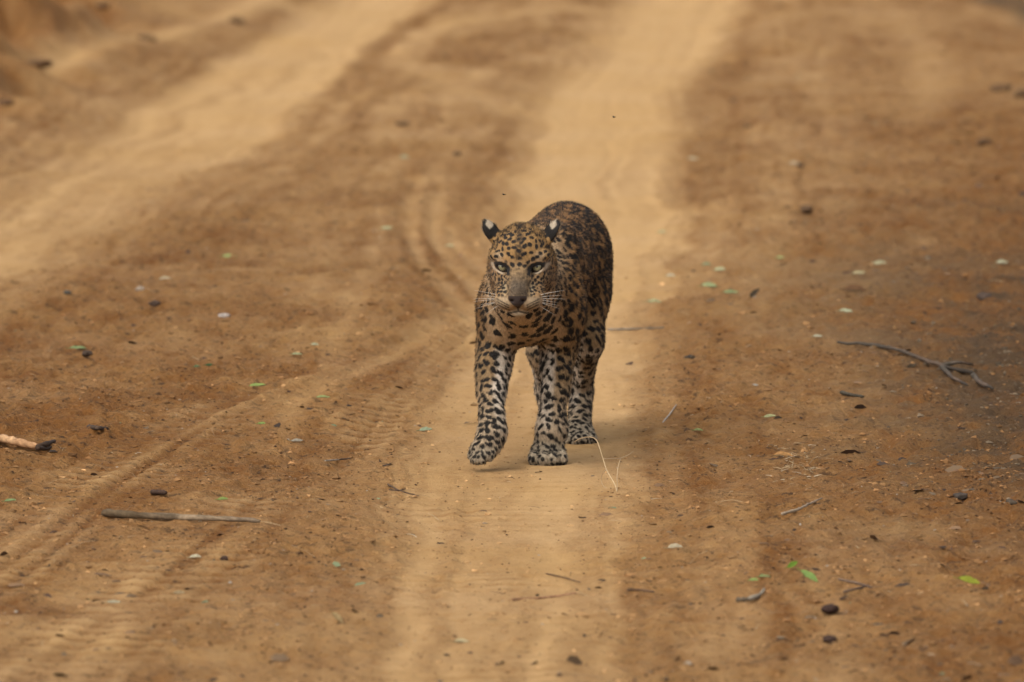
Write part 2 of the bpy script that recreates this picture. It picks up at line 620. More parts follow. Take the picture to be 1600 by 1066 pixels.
# --- trunk
EL(Q(826, 466, 0.02), (0.096, 0.12, 0.098), k=0.05)                 # chest
EL(Q(842, 418, 0.13), (0.092, 0.14, 0.112), k=0.06)                 # withers
EL(Q(852, 425, 0.30), (0.112, 0.20, 0.128), k=0.06)                 # ribs
EL(Q(870, 402, 0.48), (0.098, 0.17, 0.112), k=0.06)                 # loin
EL(Q(886, 386, 0.64), (0.098, 0.15, 0.113), k=0.06)                 # rump
RC(Q(828, 492, 0.06), Q(872, 470, 0.52), 0.052, 0.050, k=0.06)      # belly line
RC(Q(824, 455, -0.02), Q(818, 442, -0.15), 0.094, 0.074, k=0.045)    # neck
RC(Q(822, 494, 0.0), Q(814, 474, -0.15), 0.058, 0.050, k=0.05)      # throat
# --- tail, hanging behind the body
RC(Q(887, 365, 0.74), Q(889, 395, 0.84), 0.036, 0.028, k=0.05)
RC(Q(889, 395, 0.84), Q(890, 480, 0.90), 0.028, 0.024, k=0.02)
RC(Q(890, 480, 0.90), Q(888, 570, 0.94), 0.024, 0.021, k=0.02)
RC(Q(888, 570, 0.94), Q(884, 600, 1.00), 0.021, 0.018, k=0.02)
# --- shoulders
EL(Q(788, 474, 0.00), (0.056, 0.095, 0.105), rot('X', -12), k=0.020)
EL(Q(876, 470, 0.06), (0.056, 0.095, 0.115), rot('X', -8), k=0.020)
EL(Q(799, 416, 0.09), (0.036, 0.06, 0.080), rot('X', -15), k=0.025)
EL(Q(880, 404, 0.13), (0.038, 0.065, 0.084), rot('X', -12), k=0.025)
# --- lifted foreleg (image left)
e = Q(773, 548, 0.03)
RC(Q(782, 490, 0.02), e, 0.056, 0.046, k=0.045, s=(0.9, 1.1, 1))
wr = Q(769, 668, -0.12)
RC(e, Q(768, 612, -0.05), 0.0395, 0.0320, k=0.025, s=(0.95, 1.1, 1))
EL(Q(767, 580, -0.025), (0.033, 0.034, 0.052), k=0.030)               # forearm muscle
EL(Q(779, 572, 0.01), (0.026, 0.034, 0.040), k=0.025)
RC(Q(768, 612, -0.05), Q(768, 648, -0.10), 0.0320, 0.0265, k=0.02)
RC(Q(768, 648, -0.10), wr, 0.0265, 0.0275, k=0.02)
EL(Q(772, 676, -0.125), (0.029, 0.030, 0.026), k=0.015)
# paw hanging from the wrist, toes pointing down
pm = Q(762, 694, -0.135)
RC(wr, pm, 0.029, 0.034, k=0.015)
toe_b = Q(757, 702, -0.15)
for i, (px, py, dy) in enumerate([(741, 711, -0.135), (744, 716, -0.155), (752, 716, -0.165), (763, 711, -0.16)]):
    RC(toe_b + np.array([(-0.016 + 0.011 * i), 0.0, 0.004]), Q(px, py, dy), 0.0170, 0.0150, k=0.003)
EL(Q(779, 684, -0.12), (0.0165, 0.018, 0.020), k=0.010)               # dew claw pad
# --- standing foreleg (image right)
e = Q(873, 545, 0.09)
RC(Q(876, 485, 0.06), e, 0.060, 0.046, k=0.035, s=(0.9, 1.15, 1))
RC(e, Q(867, 612, 0.05), 0.039, 0.0320, k=0.025, s=(0.95, 1.1, 1))
EL(Q(871, 582, 0.05), (0.033, 0.037, 0.050), k=0.015)
EL(Q(860, 575, 0.075), (0.026, 0.034, 0.040), k=0.012)
wr = Q(862, 672, 0.02)
RC(Q(867, 612, 0.05), Q(863, 652, 0.03), 0.0320, 0.0285, k=0.02)
RC(Q(863, 652, 0.03), wr, 0.0285, 0.0295, k=0.02)
EL(Q(862, 674, 0.018), (0.0335, 0.034, 0.026), k=0.012)
EL(Q(879, 668, 0.045), (0.012, 0.014, 0.018), k=0.010)


def paw(cx, cy, half, yaw=0.0, ln=1.0):
    s = half / 0.048
    R = rot('Z', yaw)
    c = np.array([cx, cy, 0])
    EL(c + R @ np.array([0, 0.018, 0.028 * s]), (0.040 * s, 0.046 * s * ln, 0.029 * s), R, k=0.02)
    for tx, ty in ((-0.033, -0.022), (-0.0115, -0.042), (0.0115, -0.042), (0.033, -0.022)):
        a = c + R @ np.array([tx * s * 0.8, ty * s + 0.035 * s, 0.034 * s])
        b = c + R @ np.array([tx * s, ty * s - 0.012 * s, 0.0155 * s])
        RC(a, b, 0.0150 * s, 0.0150 * s, k=0.0035)
        EL(b + R @ np.array([0, -0.004 * s, 0.006 * s]), (0.0145 * s, 0.017 * s, 0.0155 * s), R, k=0.004)


fp = Q(856, 716, 0.0)
RC(wr, [fp[0], 0.018, 0.035], 0.032, 0.034, k=0.02)
paw(fp[0], 0.012, 0.0475, 0)
# --- hind leg, image right (planted)
EL(Q(912, 428, 0.60), (0.066, 0.115, 0.135), rot('X', 14), k=0.05)
kn = Q(917, 530, 0.50)
RC(Q(913, 470, 0.55), kn, 0.062, 0.045, k=0.05, s=(0.85, 1.2, 1))
hk = Q(908, 612, 0.63)
RC(kn, hk, 0.041, 0.028, k=0.03, s=(0.85, 1.15, 1))
hp = G(905, 694)
hx = hp[0]
RC(hk, [hx, 0.545, 0.035], 0.0275, 0.0285, k=0.02)
paw(hx, 0.525, 0.042, 4)
# --- hind leg, image left (behind, pushing off)
EL(Q(862, 432, 0.66), (0.060, 0.115, 0.130), rot('X', 10), k=0.05)
kn = Q(849, 548, 0.58)
RC(Q(856, 480, 0.62), kn, 0.055, 0.042, k=0.05, s=(0.85, 1.2, 1))
hk = Q(853, 606, 0.82)
RC(kn, hk, 0.038, 0.026, k=0.03, s=(0.85, 1.15, 1))
hx2 = Q(862, 676, 0.80)[0]
RC(hk, [hx2, 0.78, 0.040], 0.026, 0.028, k=0.02)
paw(hx2, 0.755, 0.042, 2)

# --- head, in its own frame: x right, y towards the nose, z up
HP, HYAW = 21.0, 4.0
RH = rot('Z', -HYAW) @ np.array([[1, 0, 0], [0, -1, 0], [0, 0, 1]]) @ rot('X', -HP)
RH = np.array(RH)
EYE_L = np.array([0, 0.045, 0.0])
HC = Q(812, 417, -0.29) - RH @ EYE_L


def H(x, y, z):
    return HC + RH @ np.array([x, y, z])


def HE(c, r, R=None, k=0.02, op='add'):
    EL(H(*c), r, RH @ (np.eye(3) if R is None else R), k, op)


def HR(a, b, ra, rb, k=0.012, op='add'):
    RC(H(*a), H(*b), ra, rb, k, op)


HE((0, -0.018, 0.010), (0.066, 0.088, 0.064), k=0.03)                # skull
HE((0, 0.012, 0.030), (0.046, 0.050, 0.040), k=0.03)                 # forehead
for s in (-1, 1):
    HE((s * 0.042, -0.002, -0.030), (0.032, 0.058, 0.044), k=0.025)   # cheek bone and jaw muscle
    HE((s * 0.046, -0.050, -0.045), (0.034, 0.055, 0.055), k=0.03)   # ruff
    HE((s * 0.030, 0.045, -0.028), (0.028, 0.035, 0.026), k=0.02)    # below the eye
HR((0, 0.020, 0.004), (0, 0.085, -0.016), 0.032, 0.0275, k=0.02)      # bridge
HR((0, 0.085, -0.016), (0, 0.122, -0.028), 0.0275, 0.0230, k=0.015)
for s in (-1, 1):
    HE((s * 0.025, 0.112, -0.055), (0.029, 0.033, 0.023), k=0.012)   # whisker pads
    HE((s * 0.036, 0.085, -0.057), (0.026, 0.036, 0.027), k=0.02)
HR((0, 0.098, -0.081), (0, 0.020, -0.076), 0.0225, 0.040, k=0.015)   # lower jaw, chin
HE((0, 0.112, -0.084), (0.026, 0.020, 0.0150), k=0.008)
HE((0, 0.136, -0.039), (0.0225, 0.014, 0.0145), k=0.008)             # nose leather
HE((0, 0.143, -0.048), (0.012, 0.010, 0.011), k=0.008)
for s in (-1, 1):
    HR((s * 0.014, 0.060, 0.019), (s * 0.060, 0.034, 0.026), 0.0115, 0.0125, k=0.012)     # brow
    HE((s * 0.013, 0.148, -0.043), (0.0055, 0.010, 0.0035), rot('Y', s * 25), k=0.003, op='sub')  # nostril
    HR((s * 0.003, 0.140, -0.0735), (s * 0.044, 0.112, -0.074), 0.0028, 0.0022, k=0.004, op='sub')  # mouth line
HR((0, 0.150, -0.056), (0, 0.142, -0.0735), 0.0022, 0.0022, k=0.004, op='sub')
EYEC = [(s * 0.0405, 0.0425, 0.0) for s in (-1, 1)]
EYER = 0.0178
for s, c in zip((-1, 1), EYEC):
    HE(c, (EYER + 0.004,) * 3, k=0.008)                              # lid bulge
    HE((c[0], 0.064, 0.0005), (0.0178, 0.024, 0.0084), rot('Y', -s * 20), k=0.003, op='sub')     # slit between the lids
    HE(c, (EYER - 0.0015,) * 3, k=0.002, op='sub')
# ears turned back: their black and white backs face forward
EARAX = {}
for s in (-1, 1):
    ax = np.array([s * 0.60, -0.14, 0.80])
    ax /= np.linalg.norm(ax)
    fw = np.array([s * -0.80, 0.55, 0.25])
    fw -= ax * (fw @ ax)
    fw /= np.linalg.norm(fw)
    sd = np.cross(fw, ax)
    M = np.stack([sd, fw, ax], 1)
    c = np.array([s * 0.072, -0.040, 0.051])
    EARAX[s] = (c, M)
    HE(c, (0.0210, 0.0090, 0.036), M, k=0.014)
    HE(c - fw * 0.013 + ax * 0.008 + sd * (0.004 * s), (0.0190, 0.0100, 0.034), M, k=0.004, op='sub')

# soles flat on the ground
sl, X, Y, Z = box([-0.16, -0.5, -0.012], [0.31, 1.06, 0.03])
FIELD[sl] = np.maximum(FIELD[sl], (0.001 - Z) + 0 * X + 0 * Y)


def surface_nets(val, org, h):
    ins = val < 0
    cnt = np.zeros(tuple(d - 1 for d in val.shape), dtype=np.uint8)
    cor = [(i, j, k) for i in (0, 1) for j in (0, 1) for k in (0, 1)]
    nx, ny, nz = val.shape
    for i, j, k in cor:
        cnt += ins[i:nx - 1 + i, j:ny - 1 + j, k:nz - 1 + k]
    act = (cnt > 0) & (cnt < 8)
    cells = np.argwhere(act)
    idx = np.full(act.shape, -1, dtype=np.int32)
    idx[act] = np.arange(len(cells))
    cv = np.stack([val[cells[:, 0] + i, cells[:, 1] + j, cells[:, 2] + k] for i, j, k in cor], 1)
    acc = np.zeros((len(cells), 3))
    num = np.zeros(len(cells))
    for a in range(8):
        for b in range(a + 1, 8):
            if sum(abs(cor[a][q] - cor[b][q]) for q in range(3)) != 1:
                continue
            va, vb = cv[:, a], cv[:, b]
            m = (va < 0) != (vb < 0)
            t = np.where(m, va / np.where(m, va - vb, 1), 0)
            p = np.array(cor[a])[None] + t[:, None] * (np.array(cor[b]) - np.array(cor[a]))[None]
            acc += p * m[:, None]
            num += m
    v = org + h * (cells + acc / num[:, None])
    quads = []
    for ax in range(3):
        sl0 = [slice(None)] * 3
        sl1 = [slice(None)] * 3
        sl0[ax], sl1[ax] = slice(0, -1), slice(1, None)
        ch = ins[tuple(sl0)] != ins[tuple(sl1)]
        e = np.argwhere(ch)
        u, w_ = [(1, 2), (2, 0), (0, 1)][ax]
        ok = (e[:, u] > 0) & (e[:, w_] > 0) & (e[:, u] < val.shape[u] - 1) & (e[:, w_] < val.shape[w_] - 1)
        e = e[ok]
        up = ins[tuple(e.T)]

        def cell(du, dw):
            q = e.copy()
            q[:, u] += du
            q[:, w_] += dw
            return idx[tuple(q.T)]
        f = np.stack([cell(-1, -1), cell(0, -1), cell(0, 0), cell(-1, 0)], 1)
        f = np.where(up[:, None], f, f[:, ::-1])
        quads.append(f)
    return v, np.concatenate(quads)


V, FQ = surface_nets(FIELD, B0, RES)
del FIELD
# light smoothing
edges = np.concatenate([FQ[:, [0, 1]], FQ[:, [1, 2]], FQ[:, [2, 3]], FQ[:, [3, 0]]])
nv = len(V)
deg = np.bincount(edges[:, 0], minlength=nv) + np.bincount(edges[:, 1], minlength=nv)
for _ in range(2):
    av = np.stack([np.bincount(edges[:, 0], V[edges[:, 1], q], nv) + np.bincount(edges[:, 1], V[edges[:, 0], q], nv)
                   for q in range(3)], 1) / deg[:, None]
    V = V + 0.5 * (av - V)
fn = np.cross(V[FQ[:, 2]] - V[FQ[:, 0]], V[FQ[:, 3]] - V[FQ[:, 1]])
NV = np.stack([sum(np.bincount(FQ[:, c], fn[:, q], nv) for c in range(4)) for q in range(3)], 1)
NV /= np.linalg.norm(NV, axis=1)[:, None] + 1e-12

# --- coat ---------------------------------------------------------------
VH = (V - HC) @ RH                      # head frame
px_, py_, pz_ = V.T
hx_, hy_, hz_ = VH.T
NHd = NV @ RH
# weights of the regions
head = sstep(-0.11, -0.06, hy_) * (1 - sstep(0.135, 0.155, np.abs(hx_))) * sstep(-0.16, -0.12, hz_)
head = head * (1 - sstep(-0.080, -0.100, hz_) * (1 - sstep(0.055, 0.085, hy_)))
legz = 1 - sstep(0.22, 0.42, pz_)
leg = legz * (1 - head)
pawm = (1 - sstep(0.05, 0.085, pz_)) * (1 - head)
front = 1 - sstep(-0.01, 0.14, py_)
axis_x = 0.035 + 0.14 * np.clip(py_, -0.1, 0.8)
chest = front * sstep(0.28, 0.33, pz_) * (1 - head) * (1 - sstep(0.07, 0.115, np.abs(px_ - axis_x)))
back = (1 - head) * sstep(0.30, 0.36, pz_) * (1 - chest)
uu = hx_
vv = -0.42 * hy_ + 0.906 * hz_ + 0.019       # height on the face, the eyes at 0
facing = sstep(-0.1, 0.35, NHd[:, 1])

warp = np.stack([vnoise(px_ * 90, py_ * 90, pz_ * 90, s) for s in (1, 2, 3)], 1)
fine = vnoise(px_ * 240, py_ * 240, pz_ * 240, 9)
fine2 = vnoise(px_ * 420, py_ * 420, pz_ * 420, 19)
mid = vnoise(px_ * 35, py_ * 35, pz_ * 35, 4)

spacing = 0.0235 * np.ones(nv)
spacing = spacing * (1 - leg) + 0.0170 * leg
spacing = spacing * (1 - chest) + 0.031 * chest
spacing = spacing * (1 - pawm) + 0.0115 * pawm
neck = (1 - head) * front * (1 - leg) * sstep(0.36, 0.42, pz_)
spacing = spacing * (1 - neck) + 0.0165 * neck
cheek = head * sstep(0.0, -0.02, vv)
spacing = spacing * (1 - head) + (0.0120 - 0.0026 * cheek) * head
spacing = np.clip(spacing, 0.009, 0.05)

order = rng.permutation(nv)[:90000]
cellsz = 0.05
gridd = {}
seeds = []
for i in order:
    p = V[i]
    s = spacing[i]
    key = tuple((p // cellsz).astype(int))
    ok = True
    nx0, ny0, nz0 = NV[i]
    for a in (-1, 0, 1):
        for b in (-1, 0, 1):
            for c in (-1, 0, 1):
                for j in gridd.get((key[0] + a, key[1] + b, key[2] + c), ()):
                    q = V[j]
                    dx, dy, dz = p[0] - q[0], p[1] - q[1], p[2] - q[2]
                    m = 0.5 * (s + spacing[j])
                    if dx * dx + dy * dy + dz * dz < m * m:
                        ok = False
                        break
                if not ok:
                    break
            if not ok:
                break
        if not ok:
            break
    if ok:
        gridd.setdefault(key, []).append(i)
        seeds.append(i)
kd = kdtree.KDTree(nv)
for i, p in enumerate(V):
    kd.insert(p, i)
kd.balance()
spot = np.full(nv, 9.0)
ring = np.full(nv, 9.0)
wamp = (0.16 + 0.10 * (1 - head)) * spacing
for i in seeds:
    s = spacing[i]
    hits = np.array([h[1] for h in kd.find_range(V[i], s * 0.95)])
    n = NV[i]
    hits = hits[(NV[hits] @ n) > 0.0]
    # flow direction: spots are a little longer along the hair
    fl = np.array([0, 0.8, -0.6]) if leg[i] < 0.5 else np.array([0.9, 0.0, -0.35])
    if head[i] > 0.5:
        fl = RH @ np.array([np.sign(hx_[i]) * 0.9, -0.3, 0.55])
    fl = fl + rng.normal(0, 0.45, 3) * (4 if chest[i] > 0.3 else 1)
    t1 = fl - n * (fl @ n)
    t1 /= np.linalg.norm(t1) + 1e-9
    t2 = np.cross(n, t1)
    d = V[hits] - V[i] + warp[hits] * wamp[hits][:, None]
    asp = rng.uniform(1.05, 1.75)
    r = s * rng.uniform(0.45, 0.60)
    if leg[i] > 0.5 and pawm[i] < 0.5:
        asp *= 1.15
    if chest[i] > 0.3:
        asp = rng.uniform(1.0, 1.25)
        r *= rng.uniform(0.75, 1.05)
    elif back[i] > 0.5:
        r *= 1.04
    q = np.sqrt((d @ t1 / asp ** 0.5) ** 2 + (d @ t2 * asp ** 0.5) ** 2 + 0.3 * (d @ n) ** 2) / r
    spot[hits] = np.minimum(spot[hits], q)
    if back[i] > 0.5 and neck[i] < 0.5 and s > 0.022 and rng.random() < 0.8:
        ring[hits] = np.minimum(ring[hits], np.where(q < 1.25, q, 9))

sp_m = 1 - sstep(0.82, 1.08, spot + 0.14 * fine)
# rosettes: a broken ring round a brown heart
big = ring < 1.4
rim = (1 - sstep(1.05, 1.22, ring)) * sstep(0.30, 0.50, ring + 0.22 * mid)
sp_m = np.where(big, np.maximum(rim, 0.25 * sp_m), sp_m)

TAN = np.array([0.285, 0.158, 0.060])
RUST = np.array([0.215, 0.108, 0.042])
PALE = np.array([0.345, 0.245, 0.130])
WHITE = np.array([0.700, 0.640, 0.550])
GREYB = np.array([0.090, 0.069, 0.048])
BLACK = np.array([0.011, 0.0085, 0.007])
base = np.tile(TAN, (nv, 1))


def blend(col, wgt):
    global base
    wgt = np.clip(wgt, 0, 1)[:, None]
    base = base * (1 - wgt) + np.asarray(col) * wgt


blend(RUST, back * sstep(0.45, 0.58, pz_) * 0.5)
blend(PALE, leg * 0.75)
blend((0.440, 0.315, 0.185), chest)
# insides of the legs and the belly are white
inner = np.zeros(nv)
for cxp, cyp, sgn in ((Q(771, 600, 0)[0], -0.05, 1), (Q(868, 600, 0)[0], 0.05, -1), (Q(908, 600, 0.5)[0], 0.55, -1), (Q(857, 600, 0.7)[0], 0.7, -1)):
    nearl = np.exp(-((px_ - cxp) / 0.05) ** 2 - ((py_ - cyp) / 0.13) ** 2)
    if cyp > 0.6:
        inner = np.maximum(inner, nearl)
    else:
        inner = np.maximum(inner, nearl * sstep(-0.1, 0.5, sgn * NV[:, 0] + 0.25 * mid))
blend(WHITE, inner * leg * (1 - 0.75 * pawm) * sstep(0.06, 0.12, pz_))
blend(WHITE, sstep(0.2, 0.8, -NV[:, 2]) * (1 - head) * sstep(0.2, 0.25, pz_) * sstep(0.1, 0.2, py_) * 0.8)
blend((0.390, 0.330, 0.240), pawm)
blend((0.52, 0.45, 0.35), leg * (1 - sstep(0.10, 0.24, pz_)) * (1 - pawm) * 0.45)
# face
blend((0.305, 0.180, 0.066), head * sstep(0.0, 0.03, vv))
blend((0.300, 0.190, 0.092), cheek * 0.8)
gb = head * facing * (1 - sstep(0.009 + 0.09 * np.clip(-vv, 0, 0.07), 0.029 + 0.05 * np.clip(-vv, 0, 0.07), np.abs(uu) + 0.003 * mid + 0.0025 * fine)) * sstep(0.004, -0.016, vv) * sstep(-0.076, -0.066, vv)
blend((0.230, 0.150, 0.072), head * facing * (1 - sstep(0.02, 0.034, np.abs(uu))) * sstep(0.03, 0.0, vv) * sstep(-0.08, -0.06, vv))
gbw = gb * sstep(0.002, -0.050, vv)
blend(GREYB, gbw * 0.92)
base = base * (1 + (0.30 * fine2 + 0.25 * fine + 0.15 * mid) * gb)[:, None]
pad = head * facing * sstep(-0.066, -0.078, vv) * (1 - sstep(0.052, 0.066, np.abs(uu))) * sstep(-0.128, -0.120, vv)
blend((0.330, 0.245, 0.150), pad)
# chin and throat pale
blend((0.42, 0.35, 0.25), head * sstep(-0.104, -0.110, vv) * (1 - sstep(0.03, 0.05, np.abs(uu))) * facing)
kill = np.clip(gb * 1.2 + pad * 1.2, 0, 1)
# eye surrounds
ux = np.abs(uu)
ex, ez = 0.0405, 0.0
dx, dz = ux - ex, vv - ez
ca, sa = math.cos(math.radians(21)), math.sin(math.radians(21))
ea, eb = dx * ca + dz * sa, -dx * sa + dz * ca
almond = np.sqrt((ea / 0.0192) ** 2 + (eb / 0.0097) ** 2)
onface = head * sstep(-0.02, 0.02, hy_)
wring = (1 - sstep(1.50, 1.95, almond)) * sstep(1.15, 1.3, almond) * np.where(eb < 0, 1.0, 0.30) * sstep(0.020, 0.034, ux + 0.4 * vv)
blend((0.46, 0.38, 0.28), wring * onface * 0.85)
wb = np.exp(-((ux - 0.050) / 0.013) ** 2 - ((vv - 0.027) / 0.009) ** 2)
blend((0.40, 0.33, 0.24), wb * onface * 0.55)
# light streaks beside the muzzle
st = np.exp(-((ux - 0.033) / 0.006) ** 2 - ((vv + 0.052) / 0.017) ** 2)
blend((0.36, 0.30, 0.19), st * onface * 0.8)
kill = np.maximum(kill, np.clip(1.4 * wring, 0, 1) * onface * 0.85)
dark = sp_m * (1 - kill)
bk = np.zeros(nv)


def seg_d(u0, v0, u1, v1):
    du, dv = u1 - u0, v1 - v0
    t = np.clip(((ux - u0) * du + (vv - v0) * dv) / (du * du + dv * dv), 0, 1)
    return np.hypot(ux - u0 - t * du, vv - v0 - t * dv)


bk = np.maximum(bk, (1 - sstep(1.05, 1.20, almond)) * onface)
bk = np.maximum(bk, (1 - sstep(0.0032, 0.0052, seg_d(0.0275, -0.008, 0.0245, -0.017))) * onface)     # tear line
bk = np.maximum(bk, (1 - sstep(0.0020, 0.0042, seg_d(0.0275, 0.001, 0.060, 0.009))) * onface)        # upper lid
# nose leather
tri = ux - 0.0225 * sstep(-0.104, -0.074, vv) ** 0.8
nose = onface * (1 - sstep(-0.001, 0.0015, tri)) * sstep(-0.102, -0.099, vv) * sstep(-0.0675, -0.0705, vv) * sstep(0.112, 0.120, hy_)
phil = (1 - sstep(0.0013, 0.0026, ux)) * sstep(-0.110, -0.106, vv) * sstep(-0.094, -0.097, vv) * facing * head
mth = (1 - sstep(0.0014, 0.0032, np.minimum(seg_d(0.0, -0.1065, 0.020, -0.1110), seg_d(0.020, -0.1110, 0.045, -0.1060)))) * facing * head
bk = np.maximum(bk, np.maximum(phil, mth) * 0.85)
# whisker rows
for k4 in range(3):
    o = 0.0072 * k4
    row = seg_d(0.022, -0.092 - o * 0.8, 0.052 - 0.0015 * k4, -0.076 - o)
    dots = 0.5 + 0.5 * np.sin(ux * 820 + k4 * 1.7)
    bk = np.maximum(bk, (1 - sstep(0.0008, 0.0024, row)) * pad * (0.70 + 0.20 * dots))
# midline of the forehead is nearly black with fine marks
mf = head * sstep(0.012, 0.02, vv) * (1 - sstep(0.005, 0.014, ux)) * sstep(-0.2, 0.3, fine + 0.3)
bk = np.maximum(bk, 0.75 * mf)
dark = np.maximum(dark, bk)
# fur mottling
base = base * (1 + 0.22 * fine + 0.16 * fine2 + 0.12 * mid)[:, None]
# ears: black back, white patch towards the tip
for s in (-1, 1):
    c, M = EARAX[s]
    q = (VH - c) @ M
    on = (np.abs(q[:, 0]) < 0.034) & (np.abs(q[:, 1]) < 0.02) & (q[:, 2] > -0.020) & (q[:, 2] < 0.06)
    ng = NHd @ M
    backside = sstep(0.05, 0.3, ng[:, 1])
    e1 = q[:, 2] + 0.0015 * fine
    patch = sstep(0.009, 0.013, e1) * (1 - sstep(0.025, 0.030, e1 + 0.3 * q[:, 0] * s)) * (1 - sstep(0.009, 0.014, np.abs(q[:, 0] + 0.006 * s)))
    band = sstep(-0.012, -0.006, e1)
    f_on = on * backside
    base = np.where((f_on * band > 0.5)[:, None], base * 0 + np.array([0.46, 0.39, 0.29]), base)
    dark = np.where(f_on * band > 0.5, 1 - patch, dark)
    inn = on & (ng[:, 1] < -0.05) & (q[:, 2] > -0.01)
    base = np.where(inn[:, None], np.array([0.30, 0.22, 0.14]), base)
    dark = np.where(inn, np.maximum(0.15, sstep(0.030, 0.038, q[:, 2])), dark)
dark = np.clip(dark, 0, 1)
heart = big & (dark < 0.5)
base[heart] = base[heart] * 0.75
CV = base * (1 - dark)[:, None] + BLACK * (1 + 0.3 * fine)[:, None] * dark[:, None]
CV = CV * (1 - nose)[:, None] + np.array([0.030, 0.019, 0.016]) * nose[:, None]
CV = np.clip(CV * np.array([0.80, 0.77, 0.75]), 0.004, 1)


def coat_material(name, rough, sheen):
    m, t, b = new_mat(name)
    a = N(t, 'ShaderNodeAttribute', attribute_name='col')
    L(t, a.outputs['Color'], b.inputs['Base Color'])
    b.inputs['Roughness'].default_value = rough
    b.inputs['Specular IOR Level'].default_value = 0.25
    b.inputs['Sheen Weight'].default_value = sheen
    b.inputs['Sheen Roughness'].default_value = 0.5
    return m


MAT_COAT = coat_material('leopard_coat', 0.75, 0.06)
MAT_HAIR = coat_material('leopard_hair', 0.55, 0.0)

root = bpy.data.objects.new('leopard', None)
COL.objects.link(root)
root.location = ORG
root.empty_display_size = 0.2
tag(root, 'spotted leopard walking towards the viewer along the dirt road, one forepaw lifted', 'leopard')
body = mesh_obj('body', V, FQ, MAT_COAT, root, True, CV)

# --- fur: short strands lying along the coat
NH = 230000
tri_a = FQ[:, [0, 1, 2]]
tri_b = FQ[:, [0, 2, 3]]
TR = np.concatenate([tri_a, tri_b])
ar = 0.5 * np.linalg.norm(np.cross(V[TR[:, 1]] - V[TR[:, 0]], V[TR[:, 2]] - V[TR[:, 0]]), axis=1)
# more strands where the camera can come (front and sides), fewer on the rear
cdf = np.cumsum(ar)
pick = np.searchsorted(cdf, rng.random(NH) * cdf[-1])
r1, r2 = rng.random(NH), rng.random(NH)
m = r1 + r2 > 1
r1[m], r2[m] = 1 - r1[m], 1 - r2[m]
wts = np.stack([1 - r1 - r2, r1, r2], 1)
T = TR[pick]


def ip(a):
    return (a[T] * (wts[:, :, None] if a.ndim == 2 else wts)).sum(1)


hp0, hn = ip(V), ip(NV)
hn /= np.linalg.norm(hn, axis=1)[:, None]
hhead, hleg, hpaw, hchest = ip(head), ip(leg), ip(pawm), ip(chest)
hface = ip(facing) * hhead
hvv, huu, hhy, hhz, hhx = ip(vv), ip(uu), ip(hy_), ip(hz_), ip(hx_)
flow = np.tile(np.array([0, 0.9, -0.45]), (NH, 1))
flow = flow * (1 - hleg)[:, None] + np.array([0, 0.15, -1.0]) * hleg[:, None]
hf = np.stack([hhx * 9, np.full(NH, -0.6), (hhz + 0.03) * 8], 1) @ RH.T
flow = flow * (1 - hhead)[:, None] + hf * hhead[:, None]
flow = flow + rng.normal(0, 0.22, (NH, 3))
tg = flow - hn * (flow * hn).sum(1)[:, None]
tg /= np.linalg.norm(tg, axis=1)[:, None] + 1e-9
ln = 0.0075 * (1 - hleg) + 0.0065 * hleg
ln = ln * (1 - hpaw) + 0.0060 * hpaw
ln = ln - 0.0028 * hchest
ln = ln * (1 - hhead) + (0.008 - 0.0048 * hface) * hhead
ln *= rng.uniform(0.6, 1.25, NH)
dist_eye = np.minimum(np.linalg.norm(hp0 - H(*EYEC[0]), axis=1), np.linalg.norm(hp0 - H(*EYEC[1]), axis=1))
ln *= sstep(0.020, 0.032, dist_eye)
ln *= (1 - ip(nose)) * (1 - 0.5 * ip(pad))
keep = ln > 0.0015
guard = rng.random(NH) < 0.16
ln *= np.where(guard, 1.35 - 0.25 * hface, 1.0)
lift = np.where(guard, 0.85, 0.30) + 0.15 * rng.random(NH)
d0 = tg + hn * lift[:, None] * 1.7
d0 /= np.linalg.norm(d0, axis=1)[:, None]
d1 = tg + hn * lift[:, None] * 0.4
d1 /= np.linalg.norm(d1, axis=1)[:, None]
p0 = hp0 - hn * 0.0006
p1 = p0 + d0 * (ln * 0.5)[:, None]
p2 = p1 + d1 * (ln * 0.5)[:, None]
p2[:, 2] = np.maximum(p2[:, 2], 0.0015)
hc = ip(CV) * np.exp(rng.normal(0, 0.28, NH))[:, None]
sel = np.where(keep)[0]
nh = len(sel)
hcu = bpy.data.hair_curves.new('fur')
hcu.add_curves([3] * nh)
pos = np.stack([p0[sel], p1[sel], p2[sel]], 1).reshape(-1, 3).astype(np.float32)
hcu.attributes['position'].data.foreach_set('vector', pos.ravel())
ra = hcu.attributes.get('radius') or hcu.attributes.new('radius', 'FLOAT', 'POINT')
rad = np.tile(np.array([0.00042, 0.00036, 0.00010], dtype=np.float32), nh)
ra.data.foreach_set('value', rad)
ca_ = hcu.attributes.new('col', 'FLOAT_COLOR', 'CURVE')
cc = np.ones((nh, 4), dtype=np.float32)
cc[:, :3] = hc[sel]
ca_.data.foreach_set('color', cc.ravel())
hcu.materials.append(MAT_HAIR)
fur = bpy.data.objects.new('fur', hcu)
COL.objects.link(fur)
fur.parent = root


# --- eyes
def eye_material():
    m, t, b = new_mat('leopard_eye')
    a = N(t, 'ShaderNodeAttribute', attribute_name='col')
    L(t, a.outputs['Color'], b.inputs['Base Color'])
    b.inputs['Roughness'].default_value = 0.12
    b.inputs['Coat Weight'].default_value = 0.6
    b.inputs['Coat Roughness'].default_value = 0.03
    return m


